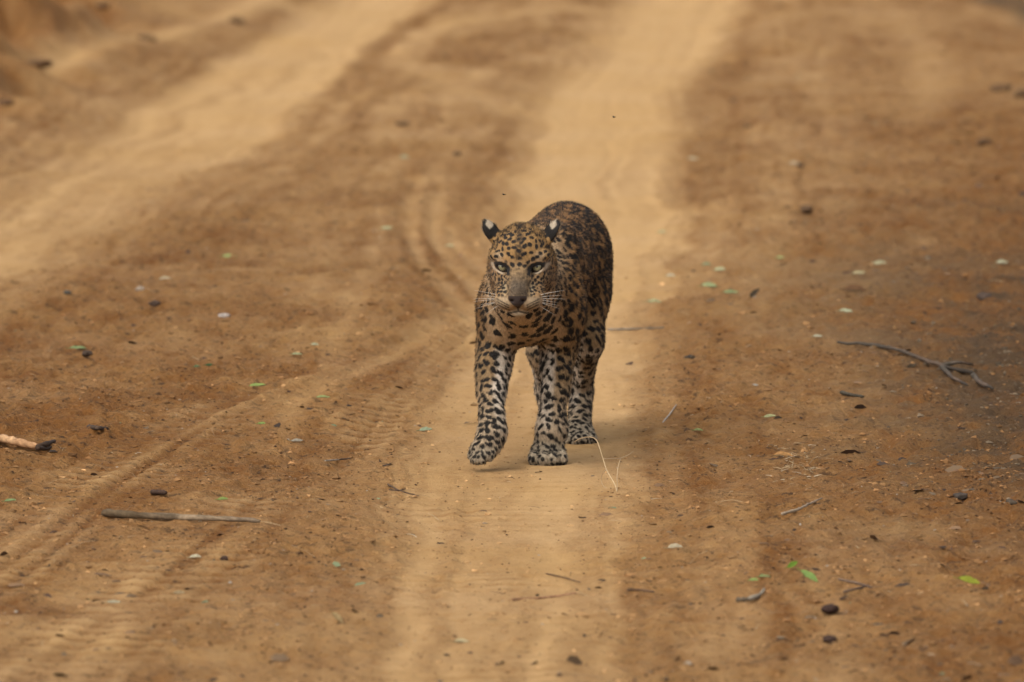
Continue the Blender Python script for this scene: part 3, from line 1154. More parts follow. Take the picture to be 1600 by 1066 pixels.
MAT_EYE = eye_material()
for s, c in zip((-1, 1), EYEC):
    vs, cs, fs = [], [], []
    nr, ns = 28, 40
    look = RH.T @ ((np.array([0, 0, HCAM]) - (ORG + H(*c))) / np.linalg.norm(np.array([0, 0, HCAM]) - (ORG + H(*c))))
    look = look + np.array([s * 0.06, 0, -0.02])
    look /= np.linalg.norm(look)
    e1 = np.cross(look, [0, 0, 1])
    e1 /= np.linalg.norm(e1)
    e2 = np.cross(e1, look)
    for i in range(nr + 1):
        th = math.pi * (i / nr) ** 1.4
        for j in range(ns):
            ph = 2 * math.pi * j / ns
            rr = EYER * (1.0 + 0.05 * max(0, math.cos(th)) ** 6)
            d = look * math.cos(th) + (e1 * math.cos(ph) + e2 * math.sin(ph)) * math.sin(th)
            vs.append(HC + RH @ (np.array(c) + d * rr))
            ang = math.degrees(th)
            if ang < 9:
                col = (0.006, 0.005, 0.004)
            elif ang < 32:
                f = (ang - 9) / 23
                k = 0.8 + 0.35 * random.random()
                col = tuple(k * q for q in (0.25 - 0.07 * f, 0.225 - 0.06 * f, 0.125 - 0.03 * f))
            elif ang < 36:
                col = (0.05, 0.04, 0.02)
            else:
                col = (0.035, 0.026, 0.020)
            cs.append(col)
    for i in range(nr):
        for j in range(ns):
            a, b = i * ns + j, i * ns + (j + 1) % ns
            fs.append((a, b, b + ns, a + ns))
    mesh_obj('eye', vs, fs, MAT_EYE, root, True, np.array(cs))


# --- whiskers
def tube(pts, radii, seg=6):
    pts = np.asarray(pts, float)
    n = len(pts)
    vs, fs = [], []
    for i in range(n):
        d = pts[min(i + 1, n - 1)] - pts[max(i - 1, 0)]
        d /= np.linalg.norm(d) + 1e-12
        a = np.cross(d, [0, 0, 1] if abs(d[2]) < 0.9 else [1, 0, 0])
        a /= np.linalg.norm(a)
        b = np.cross(d, a)
        for j in range(seg):
            t = 2 * math.pi * j / seg
            vs.append(pts[i] + radii[i] * (a * math.cos(t) + b * math.sin(t)))
    for i in range(n - 1):
        for j in range(seg):
            a, b = i * seg + j, i * seg + (j + 1) % seg
            fs.append((a, b, b + seg, a + seg))
    fs.append(tuple(range(seg - 1, -1, -1)))
    fs.append(tuple((n - 1) * seg + j for j in range(seg)))
    return vs, fs


mw, tw, bw = new_mat('whisker_white')
bw.inputs['Base Color'].default_value = (0.68, 0.65, 0.58, 1)
bw.inputs['Roughness'].default_value = 0.4
WH = [(a_, b_ + 0.004, c_, d_ + 0.004) for a_, b_, c_, d_ in [(0.040, -0.052, 0.105, -0.036), (0.044, -0.056, 0.085, -0.046), (0.042, -0.060, 0.108, -0.060), (0.046, -0.062, 0.090, -0.066),
      (0.042, -0.067, 0.100, -0.082), (0.038, -0.071, 0.080, -0.102), (0.036, -0.066, 0.094, -0.074)]]
for s in (-1, 1):
    for (x0, z0, x1, z1) in WH:
        z1 -= 0.006
        x1 *= random.uniform(1.0, 1.28)
        z1 += random.uniform(-0.004, 0.004)
        pts = []
        for i in range(7):
            t = i / 6
            pts.append(H(s * (x0 + (x1 - x0) * t), 0.108 + 0.030 * t - 0.035 * t * t, z0 + (z1 - z0) * t + 0.022 * t * (1 - t)))
        vs, fs = tube(pts, [0.00042 * (1 - 0.75 * i / 6) for i in range(7)], 5)
        mesh_obj('whisker', vs, fs, mw, root)


# ------------------------------------------------------------------ small things lying on the road
def ipx(Y):
    return math.hypot(Y, HCAM) / F        # metres per photo pixel


def leaf_mesh(ln, wd, col, curl, fold, seed, back=None):
    r = random.Random(seed)
    n = 9
    vs, cs, fs = [], [], []
    asym = r.uniform(-0.15, 0.15)
    for i in range(n):
        t = i / (n - 1)
        wv = wd * 0.5 * (math.sin(math.pi * t ** (0.85 + asym)) ** 0.8) + 0.0006
        z = curl * ln * (0.25 - (t - 0.5) ** 2) + 0.004 * r.uniform(-1, 1) * ln / 0.04 * 0.3
        y = 0.05 * ln * math.sin(t * 3 + seed)
        for j in (-1, -0.5, 0, 0.5, 1):
            vs.append(((t - 0.5) * ln, y + j * wv, z + abs(j) * fold * wd * 0.5 + 0.0008))
            k = (0.88 if j == 0 else 1.0) * r.uniform(0.85, 1.15)
            edge = 1.0 if abs(j) < 1 else 0.85
            cs.append([min(1, q * k * edge) for q in col])
    for i in range(n - 1):
        for j in range(4):
            a = i * 5 + j
            fs.append((a, a + 5, a + 6, a + 1))
    m = len(vs)
    # underside and stalk
    vs += [(x, y, z - 0.0007) for x, y, z in vs]
    cs += [[q * 0.9 for q in c] for c in cs]
    fs += [tuple(reversed([q + m for q in f])) for f in fs]
    b = len(vs)
    x0 = -0.5 * ln
    for k in range(4):
        t = k / 3
        for dy, dz in ((0.0009, 0), (-0.0009, 0), (0, 0.0014)):
            vs.append((x0 - t * ln * 0.22, vs[2][1] + dy + 0.04 * ln * t * t, vs[2][2] + dz - 0.0004))
            cs.append([col[0] * 0.8, col[1] * 0.75, col[2] * 0.6])
    for k in range(3):
        for j in range(3):
            a, c = b + k * 3 + j, b + k * 3 + (j + 1) % 3
            fs.append((a, c, c + 3, a + 3))
    return vs, fs, np.array(cs)


SEED = [100]


def ground_top(x, y, e=0.02):
    return float(ground_fields(x + e * np.array([-1, 0, 1, 0, 0, 0.5, -0.5]), y + e * np.array([0, 0, 0, 1, -1, -0.5, 0.5]))[0].max())


def leaf(px, py, wpx, hpx, col, label, rz=0.0, roll=0.0, tilt=18.0, curl=0.3, fold=0.25, group='fallen leaves on the dirt road', name='fallen_leaf', cat='leaf'):
    SEED[0] += 1
    g = G(px, py + 0.5 * hpx)
    z = ground_top(g[0], g[1])
    g = G(px, py + 0.5 * hpx, z)
    z = ground_top(g[0], g[1])
    ln = wpx * ipx(g[1]) * 0.95
    mx = max(col)
    col = (0.60 * col[0], 0.56 * col[1], 0.42 * col[2])
    vs, fs, cs = leaf_mesh(ln, max(0.26 * ln, min(0.42 * ln, hpx * ipx(g[1]) * 1.3)), col, curl, fold, SEED[0])
    R = Matrix.Rotation(math.radians(roll), 4, 'Y') @ Matrix.Rotation(math.radians(rz), 4, 'Z') @ Matrix.Rotation(math.radians(tilt), 4, 'X')
    low = min((R @ Vector(v)).z for v in vs)
    o = mesh_obj(name, vs, fs, MAT_LEAF, None, True, cs)
    o.matrix_world = Matrix.Translation((g[0], g[1], z - low - 0.001)) @ R
    tag(o, label, cat, group)
    return o


def on_ground(pts, lift=0.0):
    out = []
    for q in pts:
        g = G(q[0], q[1])
        for _ in range(3):
            z = ground_top(g[0], g[1])
            g = G(q[0], q[1], z + (q[2] if len(q) > 2 else lift))
        out.append(g)
    return np.array(out)


def smooth_path(p, n):
    p = np.asarray(p, float)
    d = np.r_[0, np.cumsum(np.linalg.norm(np.diff(p, axis=0), axis=1))]
    s = np.linspace(0, d[-1], n)
    q = np.stack([np.interp(s, d, p[:, i]) for i in range(3)], 1)
    for _ in range(2):
        r = q.copy()
        r[1:-1] = 0.25 * q[:-2] + 0.5 * q[1:-1] + 0.25 * q[2:]
        q = r
    return q


def stick_mesh(path, r0, r1, cols, seed, knob=0.25, seg=9, n=26, col_end=None):
    r = random.Random(seed)
    q = smooth_path(path, n)
    L_ = np.linalg.norm(q[-1] - q[0])
    for i in range(n):
        q[i] += np.array([0, r.gauss(0, 1), r.gauss(0, 0.4)]) * L_ * 0.004
    rad = [(r0 + (r1 - r0) * i / (n - 1)) * (1 + knob * r.uniform(-0.5, 0.6)) for i in range(n)]
    rad[0] *= 0.75
    rad[-1] *= 0.6
    vs, fs = tube(q, rad, seg)
    cs = []
    for i in range(n):
        base_c = np.array(cols[min(len(cols) - 1, int(i / n * len(cols)))])
        for j in range(seg):
            cs.append(base_c * r.uniform(0.7, 1.2))
    for i in range(len(vs)):
        vs[i] = vs[i] + np.array([r.gauss(0, 1), r.gauss(0, 1), r.gauss(0, 1)]) * 0.06 * r0
    return vs, fs, np.array(cs)


def stick(pts, w0_, w1_, cols, label, branches=(), bcols=None, name='stick', cat='stick', group=None, mat=None, knob=0.25, lift=None):
    """pts: photo points on the ground; w0, w1: thickness in px at both ends; branches are sub-meshes that are parts"""
    SEED[0] += 1
    thin = 0.72 if name == 'twig' else 0.9
    w0, w1 = w0_ * thin, w1_ * thin
    mid_ = G(*pts[len(pts) // 2][:2])
    k = ipx(mid_[1])
    r0, r1 = w0 * 0.5 * k, w1 * 0.5 * k
    path = on_ground(pts, r0 * 0.75 if lift is None else lift)
    org = path[0].copy()
    vs, fs, cs = stick_mesh(path - org, r0, r1, cols, SEED[0], knob)
    if branches:
        o = bpy.data.objects.new(name, None)
        COL.objects.link(o)
        o.empty_display_size = 0.05
        o.location = org
        mesh_obj('main_stem', vs, fs, mat or MAT_BARK, o, True, cs)
        for bp_, bw0, bw1 in branches:
            SEED[0] += 1
            bpath = on_ground(bp_, bw0 * 0.5 * k * 0.9) - org
            v2, f2, c2 = stick_mesh(bpath, bw0 * 0.5 * k, bw1 * 0.5 * k, bcols or cols, SEED[0], knob, 7, 14)
            mesh_obj('side_branch', v2, f2, mat or MAT_BARK, o, True, c2)
    else:
        o = mesh_obj(name, vs, fs, mat or MAT_BARK, None, True, cs)
        o.location = org
    tag(o, label, cat, group)
    return o


def stone_mesh(seed, col, n=2):
    r = random.Random(seed)
    t = (1 + 5 ** 0.5) / 2
    v = [(-1, t, 0), (1, t, 0), (-1, -t, 0), (1, -t, 0), (0, -1, t), (0, 1, t), (0, -1, -t), (0, 1, -t), (t, 0, -1), (t, 0, 1), (-t, 0, -1), (-t, 0, 1)]
    f = [(0, 11, 5), (0, 5, 1), (0, 1, 7), (0, 7, 10), (0, 10, 11), (1, 5, 9), (5, 11, 4), (11, 10, 2), (10, 7, 6), (7, 1, 8),
         (3, 9, 4), (3, 4, 2), (3, 2, 6), (3, 6, 8), (3, 8, 9), (4, 9, 5), (2, 4, 11), (6, 2, 10), (8, 6, 7), (9, 8, 1)]
    v = [np.array(q) / np.linalg.norm(q) for q in v]
    for _ in range(n):
        cache, nf_ = {}, []

        def midp(a, b):
            key = (min(a, b), max(a, b))
            if key not in cache:
                q = v[a] + v[b]
                v.append(q / np.linalg.norm(q))
                cache[key] = len(v) - 1
            return cache[key]
        for a, b, c in f:
            x, y, z = midp(a, b), midp(b, c), midp(c, a)
            nf_ += [(a, x, z), (b, y, x), (c, z, y), (x, y, z)]
        f = nf_
    va = np.array(v)
    o = r.uniform(0, 100)
    d = 1 + 0.35 * vnoise(va[:, 0] * 1.6 + o, va[:, 1] * 1.6, va[:, 2] * 1.6) + 0.10 * vnoise(va[:, 0] * 4 + o, va[:, 1] * 4, va[:, 2] * 4)
    k = 1 + 0.25 * vnoise(va[:, 0] * 3 + o, va[:, 1] * 3, va[:, 2] * 3)
    return va * d[:, None], f, np.array(col)[None] * k[:, None]


def stone(px, py, wpx, hpx, col, label, name='stone', cat='stone', group='dark stones and clods on the road'):
    SEED[0] += 1
    g = G(px, py + 0.5 * hpx)
    for _ in range(3):
        z = float(ground_z(g[0], g[1])[0])
        g = G(px, py + 0.5 * hpx, z)
    k = ipx(g[1])
    kf = float(sstep(24, 31, g[1]))
    col = tuple((1 - kf) * q + kf * (0.2 * q + 0.8 * e_) for q, e_ in zip(col, (0.125, 0.066, 0.028)))
    v, f, c = stone_mesh(SEED[0], col)
    a, hgt = wpx * 0.5 * k, hpx * 0.5 * k * (1 - 0.4 * kf)
    v = v * np.array([a, a * 0.9, hgt])
    o = mesh_obj(name, v, f, MAT_STONE, None, True, c)
    o.location = (g[0], g[1] + a * 0.5, z + hgt * 0.72)
    o.rotation_euler = (0, 0, random.uniform(0, 0.6))
    tag(o, label, cat, group)
    return o


GREY, DGREY, BRN, ORNG, STRAWC = (0.17, 0.14, 0.11), (0.055, 0.048, 0.042), (0.085, 0.05, 0.03), (0.42, 0.25, 0.14), (0.42, 0.30, 0.17)
# --- sticks and branches
stick([(161, 801), (200, 805), (250, 807), (300, 809), (360, 811), (406, 814)], 14, 7, [(0.10, 0.068, 0.038), (0.12, 0.085, 0.052), (0.2, 0.145, 0.092), (0.15, 0.108, 0.07)],
      'long grey stick with a thick knobbed end lying on the lower left of the road')
stick([(-40, 683), (0, 685), (30, 691), (62, 699)], 15, 12, [(0.36, 0.21, 0.11), (0.40, 0.24, 0.125), (0.34, 0.19, 0.095)],
      'peeled orange-brown branch with a dark splintered end at the left edge of the photo',
      branches=[([(58, 698), (72, 694), (86, 689)], 9, 5), ([(58, 700), (72, 702), (80, 698)], 8, 4)], bcols=[(0.05, 0.03, 0.02)], name='broken_branch', cat='branch')
stick([(1308, 534), (1350, 538), (1400, 545), (1440, 560), (1480, 574), (1520, 583)], 6, 7, [(0.06, 0.048, 0.036), (0.08, 0.06, 0.045), (0.10, 0.068, 0.048), (0.045, 0.034, 0.025)],
      'dark crooked branch with forked end lying on the right verge',
      branches=[([(1470, 572), (1488, 590), (1512, 602)], 8, 4), ([(1518, 583), (1530, 597), (1552, 608)], 9, 5), ([(1470, 570), (1500, 566), (1520, 570)], 6, 3)],
      name='fallen_branch', cat='branch')
stick([(606, 757), (622, 766), (655, 775)], 4, 2, [(0.09, 0.055, 0.035)], 'thin dark forked twig just left of and below the lifted paw',
      branches=[([(608, 765), (622, 767), (634, 764)], 2.5, 1.5)], name='twig', cat='twig')
stick([(800, 937), (850, 934), (901, 927)], 5, 4, [(0.22, 0.11, 0.06), (0.26, 0.14, 0.08)], 'straight reddish twig half sunk in the middle of the near track', name='twig', cat='twig')
stick([(853, 896), (880, 902), (908, 910)], 3.5, 2, [(0.12, 0.07, 0.04)], 'fine slanting twig above the reddish twig in the near track', name='twig', cat='twig')
stick([(950, 515), (990, 514), (1038, 512)], 4, 3, [(0.20, 0.165, 0.125), (0.14, 0.11, 0.08)], 'grey stick on the ground right behind the leopard\'s flank')
stick([(980, 922), (1000, 922), (1022, 925)], 6, 4, [(0.11, 0.065, 0.04)], 'short brown twig right of the straight reddish twig', name='twig', cat='twig')
stick([(1152, 938), (1170, 936), (1186, 931), (1195, 920)], 9, 6, [(0.10, 0.075, 0.05), (0.24, 0.20, 0.15), (0.2, 0.17, 0.13)], 'curled grey bark strip below the bright green leaf pair', name='bark_strip', cat='bark', knob=0.5)
stick([(137, 667), (152, 669), (169, 670)], 8, 5, [(0.07, 0.045, 0.03)], 'dark flat bark piece right of the peeled orange branch', name='bark_piece', cat='bark', knob=0.6)
stick([(238, 769), (250, 769), (260, 770)], 8, 7, [(0.055, 0.032, 0.022)], 'small blackish bark chip above the long grey stick', name='bark_piece', cat='bark', knob=0.5)
stick([(1314, 613), (1330, 617), (1350, 620)], 7, 5, [(0.06, 0.05, 0.035)], 'short dark stick below the crooked forked branch')
stick([(1222, 803), (1245, 797), (1285, 778)], 7, 3, [(0.30, 0.23, 0.16), (0.26, 0.19, 0.13)], 'pale weathered twig beside the straw heap on the right', name='twig', cat='twig')
stick([(1036, 660), (1046, 648), (1057, 632)], 4, 2, [(0.33, 0.28, 0.23)], 'thin pale twig pointing up right of the hind paw', name='twig', cat='twig')
stick([(1310, 905), (1335, 910), (1362, 918)], 6, 4, [(0.15, 0.10, 0.07), (0.10, 0.065, 0.05)], 'rough brown twig right of the bright green leaf pair', branches=[([(1318, 925), (1338, 920), (1358, 915)], 4, 3)], name='twig', cat='twig')
stick([(508, 720), (525, 719), (548, 716)], 4, 2.5, [(0.30, 0.25, 0.20), (0.10, 0.07, 0.05)], 'small two-toned twig left of the lifted paw', name='twig', cat='twig')
# --- dry stalk in front of the hind paw: a thin arching stem that stands on the road
STALK = [
    ([(964, 769, 0), (963, 760, .01), (955, 747, .03), (947, 734, .045), (943, 719, .065), (938, 703, .09), (931, 683, .115), (918, 681, .118), (905, 685, .112), (897, 691, .100)], 'main_stem'),
    ([(944, 717, .065), (957, 717, .062), (970, 716, .06), (982, 711, .065), (990, 705, .07)], 'side_stem'),
    ([(970, 716, .06), (966, 727, .045), (964, 745, .02), (965, 768, 0)], 'side_stem'),
    ([(947, 734, .045), (940, 742, .03), (939, 752, .014), (943, 760, .003), (950, 764, 0)], 'side_stem'),
]
gb0 = G(964, 769)
stalk = bpy.data.objects.new('dry_stalk', None)
COL.objects.link(stalk)
stalk.location = gb0
stalk.empty_display_size = 0.05
tag(stalk, 'thin bleached plant stalk with looping side stems in front of the hind paw', 'plant stalk')
for i, (pts, nm) in enumerate(STALK):
    path = np.array([G(a, b, c) for a, b, c in pts]) - gb0
    q = smooth_path(path, 22)
    vs, fs = tube(q, [0.0015 - 0.0006 * k / 21 - (0.0004 if i else 0) for k in range(22)], 6)
    cs = np.array([np.array([0.42, 0.30, 0.17]) * random.uniform(0.8, 1.15) for _ in vs])
    mesh_obj(nm, vs, fs, MAT_STRAW, stalk, True, cs)

# --- leaves
GRN, PGRN, YGRN, GGRN, WHT, TANL, DRK = (0.16, 0.30, 0.045), (0.34, 0.42, 0.20), (0.30, 0.34, 0.05), (0.36, 0.42, 0.34), (0.56, 0.52, 0.46), (0.34, 0.22, 0.12), (0.05, 0.035, 0.026)
leaf(1238, 882, 20, 22, (0.15, 0.27, 0.04), 'bright green upright leaf, left one of the green pair at the lower right', rz=8, roll=-20, tilt=62, curl=0.2)
leaf(1264, 890, 34, 22, (0.27, 0.43, 0.16), 'long bright green leaf leaning right, right one of the green pair at the lower right', rz=-6, roll=36, tilt=40, curl=0.1, fold=0.1)
leaf(1178, 893, 16, 7, (0.30, 0.43, 0.17), 'narrow light green leaf left of the bright green pair', rz=4, tilt=25)
leaf(1195, 889, 20, 6, (0.26, 0.33, 0.17), 'slim grey-green leaf touching the narrow light green leaf', rz=12, tilt=20)
leaf(1514, 908, 38, 11, YGRN, 'yellow-green leaf near the lower right edge', rz=-6, roll=12, tilt=34)
leaf(1540, 914, 14, 11, DRK, 'dark shrivelled leaf at the tip of the yellow-green leaf', rz=-30, tilt=35, curl=0.7)
leaf(665, 663, 22, 9, (0.33, 0.40, 0.33), 'pale blue-green leaf left of the lifted foreleg', rz=3, tilt=30)
leaf(402, 601, 27, 7, (0.29, 0.40, 0.15), 'light green leaf on the left half, below the grass bits', rz=-5, tilt=22)
leaf(505, 615, 26, 6, (0.30, 0.36, 0.18), 'dull green leaf left of the tyre mark curve', rz=4, tilt=18)
leaf(410, 651, 16, 6, (0.26, 0.36, 0.13), 'small green leaf below the light green leaf on the left half', rz=0, tilt=25)
leaf(358, 399, 24, 9, PGRN, 'blurred pale green leaf on the left, above the white stone', rz=2, tilt=26)
leaf(122, 546, 28, 7, (0.26, 0.35, 0.20), 'green leaf at the far left beside a dark clod', rz=0, tilt=20)
leaf(348, 781, 18, 7, (0.27, 0.36, 0.13), 'small green leaf above the right half of the long grey stick', rz=6, tilt=28)
leaf(16, 775, 20, 7, (0.24, 0.33, 0.18), 'small green leaf at the left edge below the peeled branch', rz=-6, tilt=22)
leaf(308, 572, 12, 7, (0.12, 0.20, 0.12), 'small dark green leaf left of the light green leaf', rz=20, tilt=25)
leaf(328, 571, 16, 8, (0.05, 0.10, 0.045), 'blackish green leaf touching the small dark green one', rz=-8, tilt=25)
leaf(492, 535, 13, 8, (0.45, 0.47, 0.38), 'tiny whitish leaf on the left half of the road', rz=10, tilt=30)
leaf(464, 562, 18, 6, (0.36, 0.40, 0.28), 'pale grey-green leaf below the tiny whitish leaf', rz=0, tilt=20)
leaf(464, 679, 20, 9, (0.36, 0.33, 0.33), 'lilac-grey dry leaf on the tyre tread marks', rz=-6, tilt=25)
leaf(305, 860, 20, 10, WHT, 'white papery flake below the long grey stick', rz=-12, tilt=30, curl=0.5)
leaf(1055, 853, 26, 10, (0.52, 0.46, 0.40), 'white folded dry leaf right of the near track', rz=6, tilt=30, curl=0.4)
leaf(721, 998, 26, 9, (0.55, 0.47, 0.34), 'cream dry leaf low on the near track', rz=-4, tilt=22)
leaf(527, 960, 26, 26, (0.42, 0.31, 0.19), 'large pale tan leaf left of the near track', rz=-8, roll=40, tilt=45)
leaf(178, 940, 24, 7, (0.46, 0.42, 0.36), 'whitish flat leaf in the lower left corner area', rz=3, tilt=20)
leaf(280, 924, 22, 11, (0.40, 0.31, 0.22), 'pale buff leaf right of the whitish flat leaf', rz=20, tilt=24)
leaf(1203, 653, 20, 8, (0.44, 0.46, 0.30), 'cream-green leaf with a dark neighbour on the right side', rz=-4, tilt=28)
leaf(1216, 654, 14, 8, DRK, 'dark dry leaf touching the cream-green leaf', rz=10, tilt=30, curl=0.6)
leaf(1091, 670, 16, 6, (0.30, 0.36, 0.18), 'small green leaf right of the hind paw', rz=-4, tilt=20)
leaf(1224, 717, 34, 9, (0.45, 0.25, 0.12), 'orange-tan leaf above the straw heap', rz=-6, tilt=24, curl=0.5)
leaf(1108, 442, 28, 12, (0.34, 0.41, 0.26), 'blurred pale green leaf right of the leopard, left of two', rz=-12, tilt=28)
leaf(1142, 453, 26, 12, (0.28, 0.33, 0.20), 'blurred green leaf right of the leopard, right of two', rz=8, tilt=28)
leaf(1125, 414, 20, 14, (0.50, 0.53, 0.40), 'blurred whitish green leaf above the two pale green leaves', rz=-25, tilt=32)
leaf(1104, 408, 16, 10, (0.34, 0.40, 0.28), 'blurred green leaf left of the whitish green one', rz=5, tilt=28)
leaf(1048, 422, 16, 11, WHT, 'blurred white leaf close behind the leopard\'s back', rz=5, tilt=30)
leaf(1022, 474, 26, 10, (0.42, 0.41, 0.28), 'pale leaf just right of the leopard\'s flank', rz=5, tilt=24)
leaf(1322, 480, 22, 12, (0.46, 0.50, 0.42), 'blurred whitish leaf above the crooked forked branch', rz=-8, tilt=28)
leaf(1278, 516, 16, 9, (0.50, 0.49, 0.45), 'small white leaf left of the crooked forked branch', rz=6, tilt=25)
leaf(1342, 428, 22, 10, (0.48, 0.44, 0.32), 'blurred cream leaf on the right verge', rz=0, tilt=25)
leaf(1374, 396, 26, 13, (0.44, 0.43, 0.34), 'blurred grey-white leaf high on the right verge', rz=-6, tilt=28)
leaf(1219, 383, 14, 11, (0.44, 0.48, 0.26), 'blurred yellow-green leaf beside the faint tyre mark', rz=0, tilt=30)
leaf(1566, 408, 20, 14, (0.46, 0.46, 0.40), 'blurred pale leaf near the right edge', rz=10, tilt=32)
leaf(1180, 459, 22, 24, (0.06, 0.045, 0.035), 'curled dark leaf standing right of the green leaves', rz=10, roll=-50, tilt=55, curl=0.5)
leaf(1336, 446, 38, 12, (0.16, 0.085, 0.05), 'long brown curled leaf on the right verge', rz=-14, tilt=26, curl=0.5)
leaf(605, 343, 20, 13, (0.48, 0.47, 0.34), 'blurred cream leaf above the tyre mark curve', rz=0, tilt=30)
leaf(703, 378, 16, 13, (0.50, 0.45, 0.32), 'blurred buff leaf left of the leopard\'s head', rz=0, tilt=30)
leaf(258, 437, 20, 9, (0.50, 0.43, 0.36), 'blurred pale leaf at the edge of the left wheel track', rz=0, tilt=24)
leaf(188, 417, 18, 8, (0.54, 0.46, 0.40), 'blurred whitish leaf on the left wheel track', rz=0, tilt=24)
leaf(632, 237, 16, 9, (0.46, 0.48, 0.38), 'far blurred pale leaf between the two wheel tracks', rz=0, tilt=26)
leaf(1083, 244, 18, 11, (0.55, 0.48, 0.40), 'far blurred white leaf on the right edge of the track', rz=0, tilt=28)
leaf(1241, 254, 18, 11, (0.52, 0.44, 0.38), 'far blurred white leaf on the right verge', rz=0, tilt=28)
leaf(1034, 356, 14, 14, (0.50, 0.50, 0.36), 'blurred cream leaf beside the leopard\'s rump', rz=0, tilt=34)
# --- stones, clods
stone(1297, 950, 28, 18, (0.035, 0.018, 0.013), 'round blackish clod at the lower right, the upper of two')
stone(1297, 998, 22, 13, (0.040, 0.022, 0.015), 'small blackish clod at the lower right, the lower of two')
stone(1410, 720, 15, 11, (0.045, 0.03, 0.022), 'dark round pebble right of the straw heap')
stone(383, 345, 15, 12, (0.05, 0.048, 0.05), 'blurred dark pebble by the left wheel track', name='pebble')
stone(350, 494, 20, 11, (0.28, 0.24, 0.21), 'pale grey pebble on the left half of the road', name='pebble')
stone(219, 451, 14, 8, (0.32, 0.26, 0.20), 'small whitish pebble left of the pale grey pebble', name='pebble')
stone(242, 473, 19, 9, (0.055, 0.035, 0.025), 'dark brown clod below the small whitish pebble')
stone(1078, 558, 17, 9, (0.03, 0.025, 0.02), 'black pebble right of the leopard\'s hind leg', name='pebble')
stone(1540, 463, 26, 15, (0.05, 0.035, 0.028), 'dark lump near the right edge above the crooked branch')
stone(8, 156, 26, 16, (0.035, 0.035, 0.04), 'dark blue-grey stone at the left edge below the bank')
stone(1500, 775, 24, 12, (0.05, 0.038, 0.03), 'dark rough clod near the right edge')
stone(1580, 784, 18, 12, (0.07, 0.052, 0.036), 'brown clod at the right edge')
stone(105, 456, 13, 8, (0.06, 0.055, 0.045), 'dark pebble at the left on the pale track', name='pebble')
stone(136, 552, 17, 10, (0.05, 0.032, 0.022), 'dark clod touching the far left green leaf')
stone(350, 872, 13, 7, (0.055, 0.03, 0.02), 'small dark clod below the right end of the long grey stick')
stone(1166, 897, 9, 7, (0.06, 0.035, 0.025), 'tiny dark pebble left of the green leaves at the lower right', name='pebble')
stone(1260, 322, 20, 20, (0.06, 0.045, 0.032), 'blurred dark clod on the right verge behind the leopard')
stone(1168, 195, 14, 14, (0.07, 0.055, 0.035), 'far blurred dark clod on the right verge')
stone(1538, 217, 26, 20, (0.06, 0.045, 0.03), 'far blurred dark clod near the right edge')
stone(1563, 132, 34, 26, (0.05, 0.04, 0.028), 'far dark clod near the top right corner')
stone(1596, 140, 24, 26, (0.05, 0.045, 0.03), 'far dark clod at the right edge near the top')
stone(368, 27, 26, 18, (0.09, 0.065, 0.035), 'far blurred brown clod at the top left of the left track')
stone(84, 52, 30, 26, (0.08, 0.05, 0.03), 'far blurred brown clod on the upper left bank')
stone(62, 93, 46, 24, (0.07, 0.045, 0.028), 'largest blurred brown clod on the left bank')
stone(228, 55, 32, 18, (0.10, 0.06, 0.035), 'blurred rusty clod on the upper left bank, right of the others')
stone(160, 4, 24, 18, (0.08, 0.05, 0.03), 'blurred brown clod at the top edge of the left bank')
stone(628, 190, 20, 12, (0.10, 0.085, 0.075), 'far blurred grey stone between the two tracks')
stone(714, 237, 15, 11, (0.11, 0.085, 0.07), 'far blurred grey pebble left of the main track', name='pebble')
stone(518, 318, 22, 9, (0.14, 0.07, 0.045), 'blurred reddish clod left of the tyre mark curve')


# --- two flies in the air
def fly(px, py, Y, label):
    c = P(px, py, Y)
    o = bpy.data.objects.new('fly', None)
    COL.objects.link(o)
    o.location = c
    o.rotation_euler = (0.2, 0.1, random.uniform(0, 3))
    o.empty_display_size = 0.01
    tag(o, label, 'fly', 'flies in the air')
    v, f, cc = stone_mesh(5, (0.015, 0.013, 0.012), 1)
    mesh_obj('abdomen', v * np.array([0.0032, 0.0018, 0.0017]), f, MAT_STONE, o, True, cc)
    h_ = mesh_obj('head', v * 0.0014, f, MAT_STONE, o, True, cc)
    h_.location = (0.0040, 0, 0.0003)
    for s in (-1, 1):
        vs, fs, cs = leaf_mesh(0.0055, 0.0024, (0.10, 0.09, 0.08), 0.05, 0.0, 3)
        wv = np.array(vs)
        wv[:, 2] = wv[:, 2] * 0.3
        wg = mesh_obj('wing', wv, fs, MAT_LEAF, o, True, cs)
        wg.location = (-0.001, s * 0.0028, 0.0016)
        wg.rotation_euler = (s * 0.5, 0, s * 1.0)
    return o


fly(959, 183, 21.2, 'tiny dark fly hovering above and right of the leopard')
fly(787, 304, 20.9, 'tiny dark fly hovering above the leopard\'s left-hand ear')


# ------------------------------------------------------------------ what nobody could count: crumbs, litter, straw
def scatter(n, weight, ymin=15.2, ymax=46, power=2.0):
    """random ground points, denser near the camera, kept by weight(x, y, fields)"""
    y = 1 / (rng.random(n) * (1 / ymin ** power - 1 / ymax ** power) + 1 / ymax ** power) ** (1 / power)
    x = (rng.random(n) * 2 - 1) * (0.075 * y + 0.25)
    h, pale, tread, grey, rough = ground_fields(x, y)
    m = rng.random(n) < weight(x, y, pale, rough, grey)
    return x[m], y[m], h[m], pale[m], rough[m], grey[m]


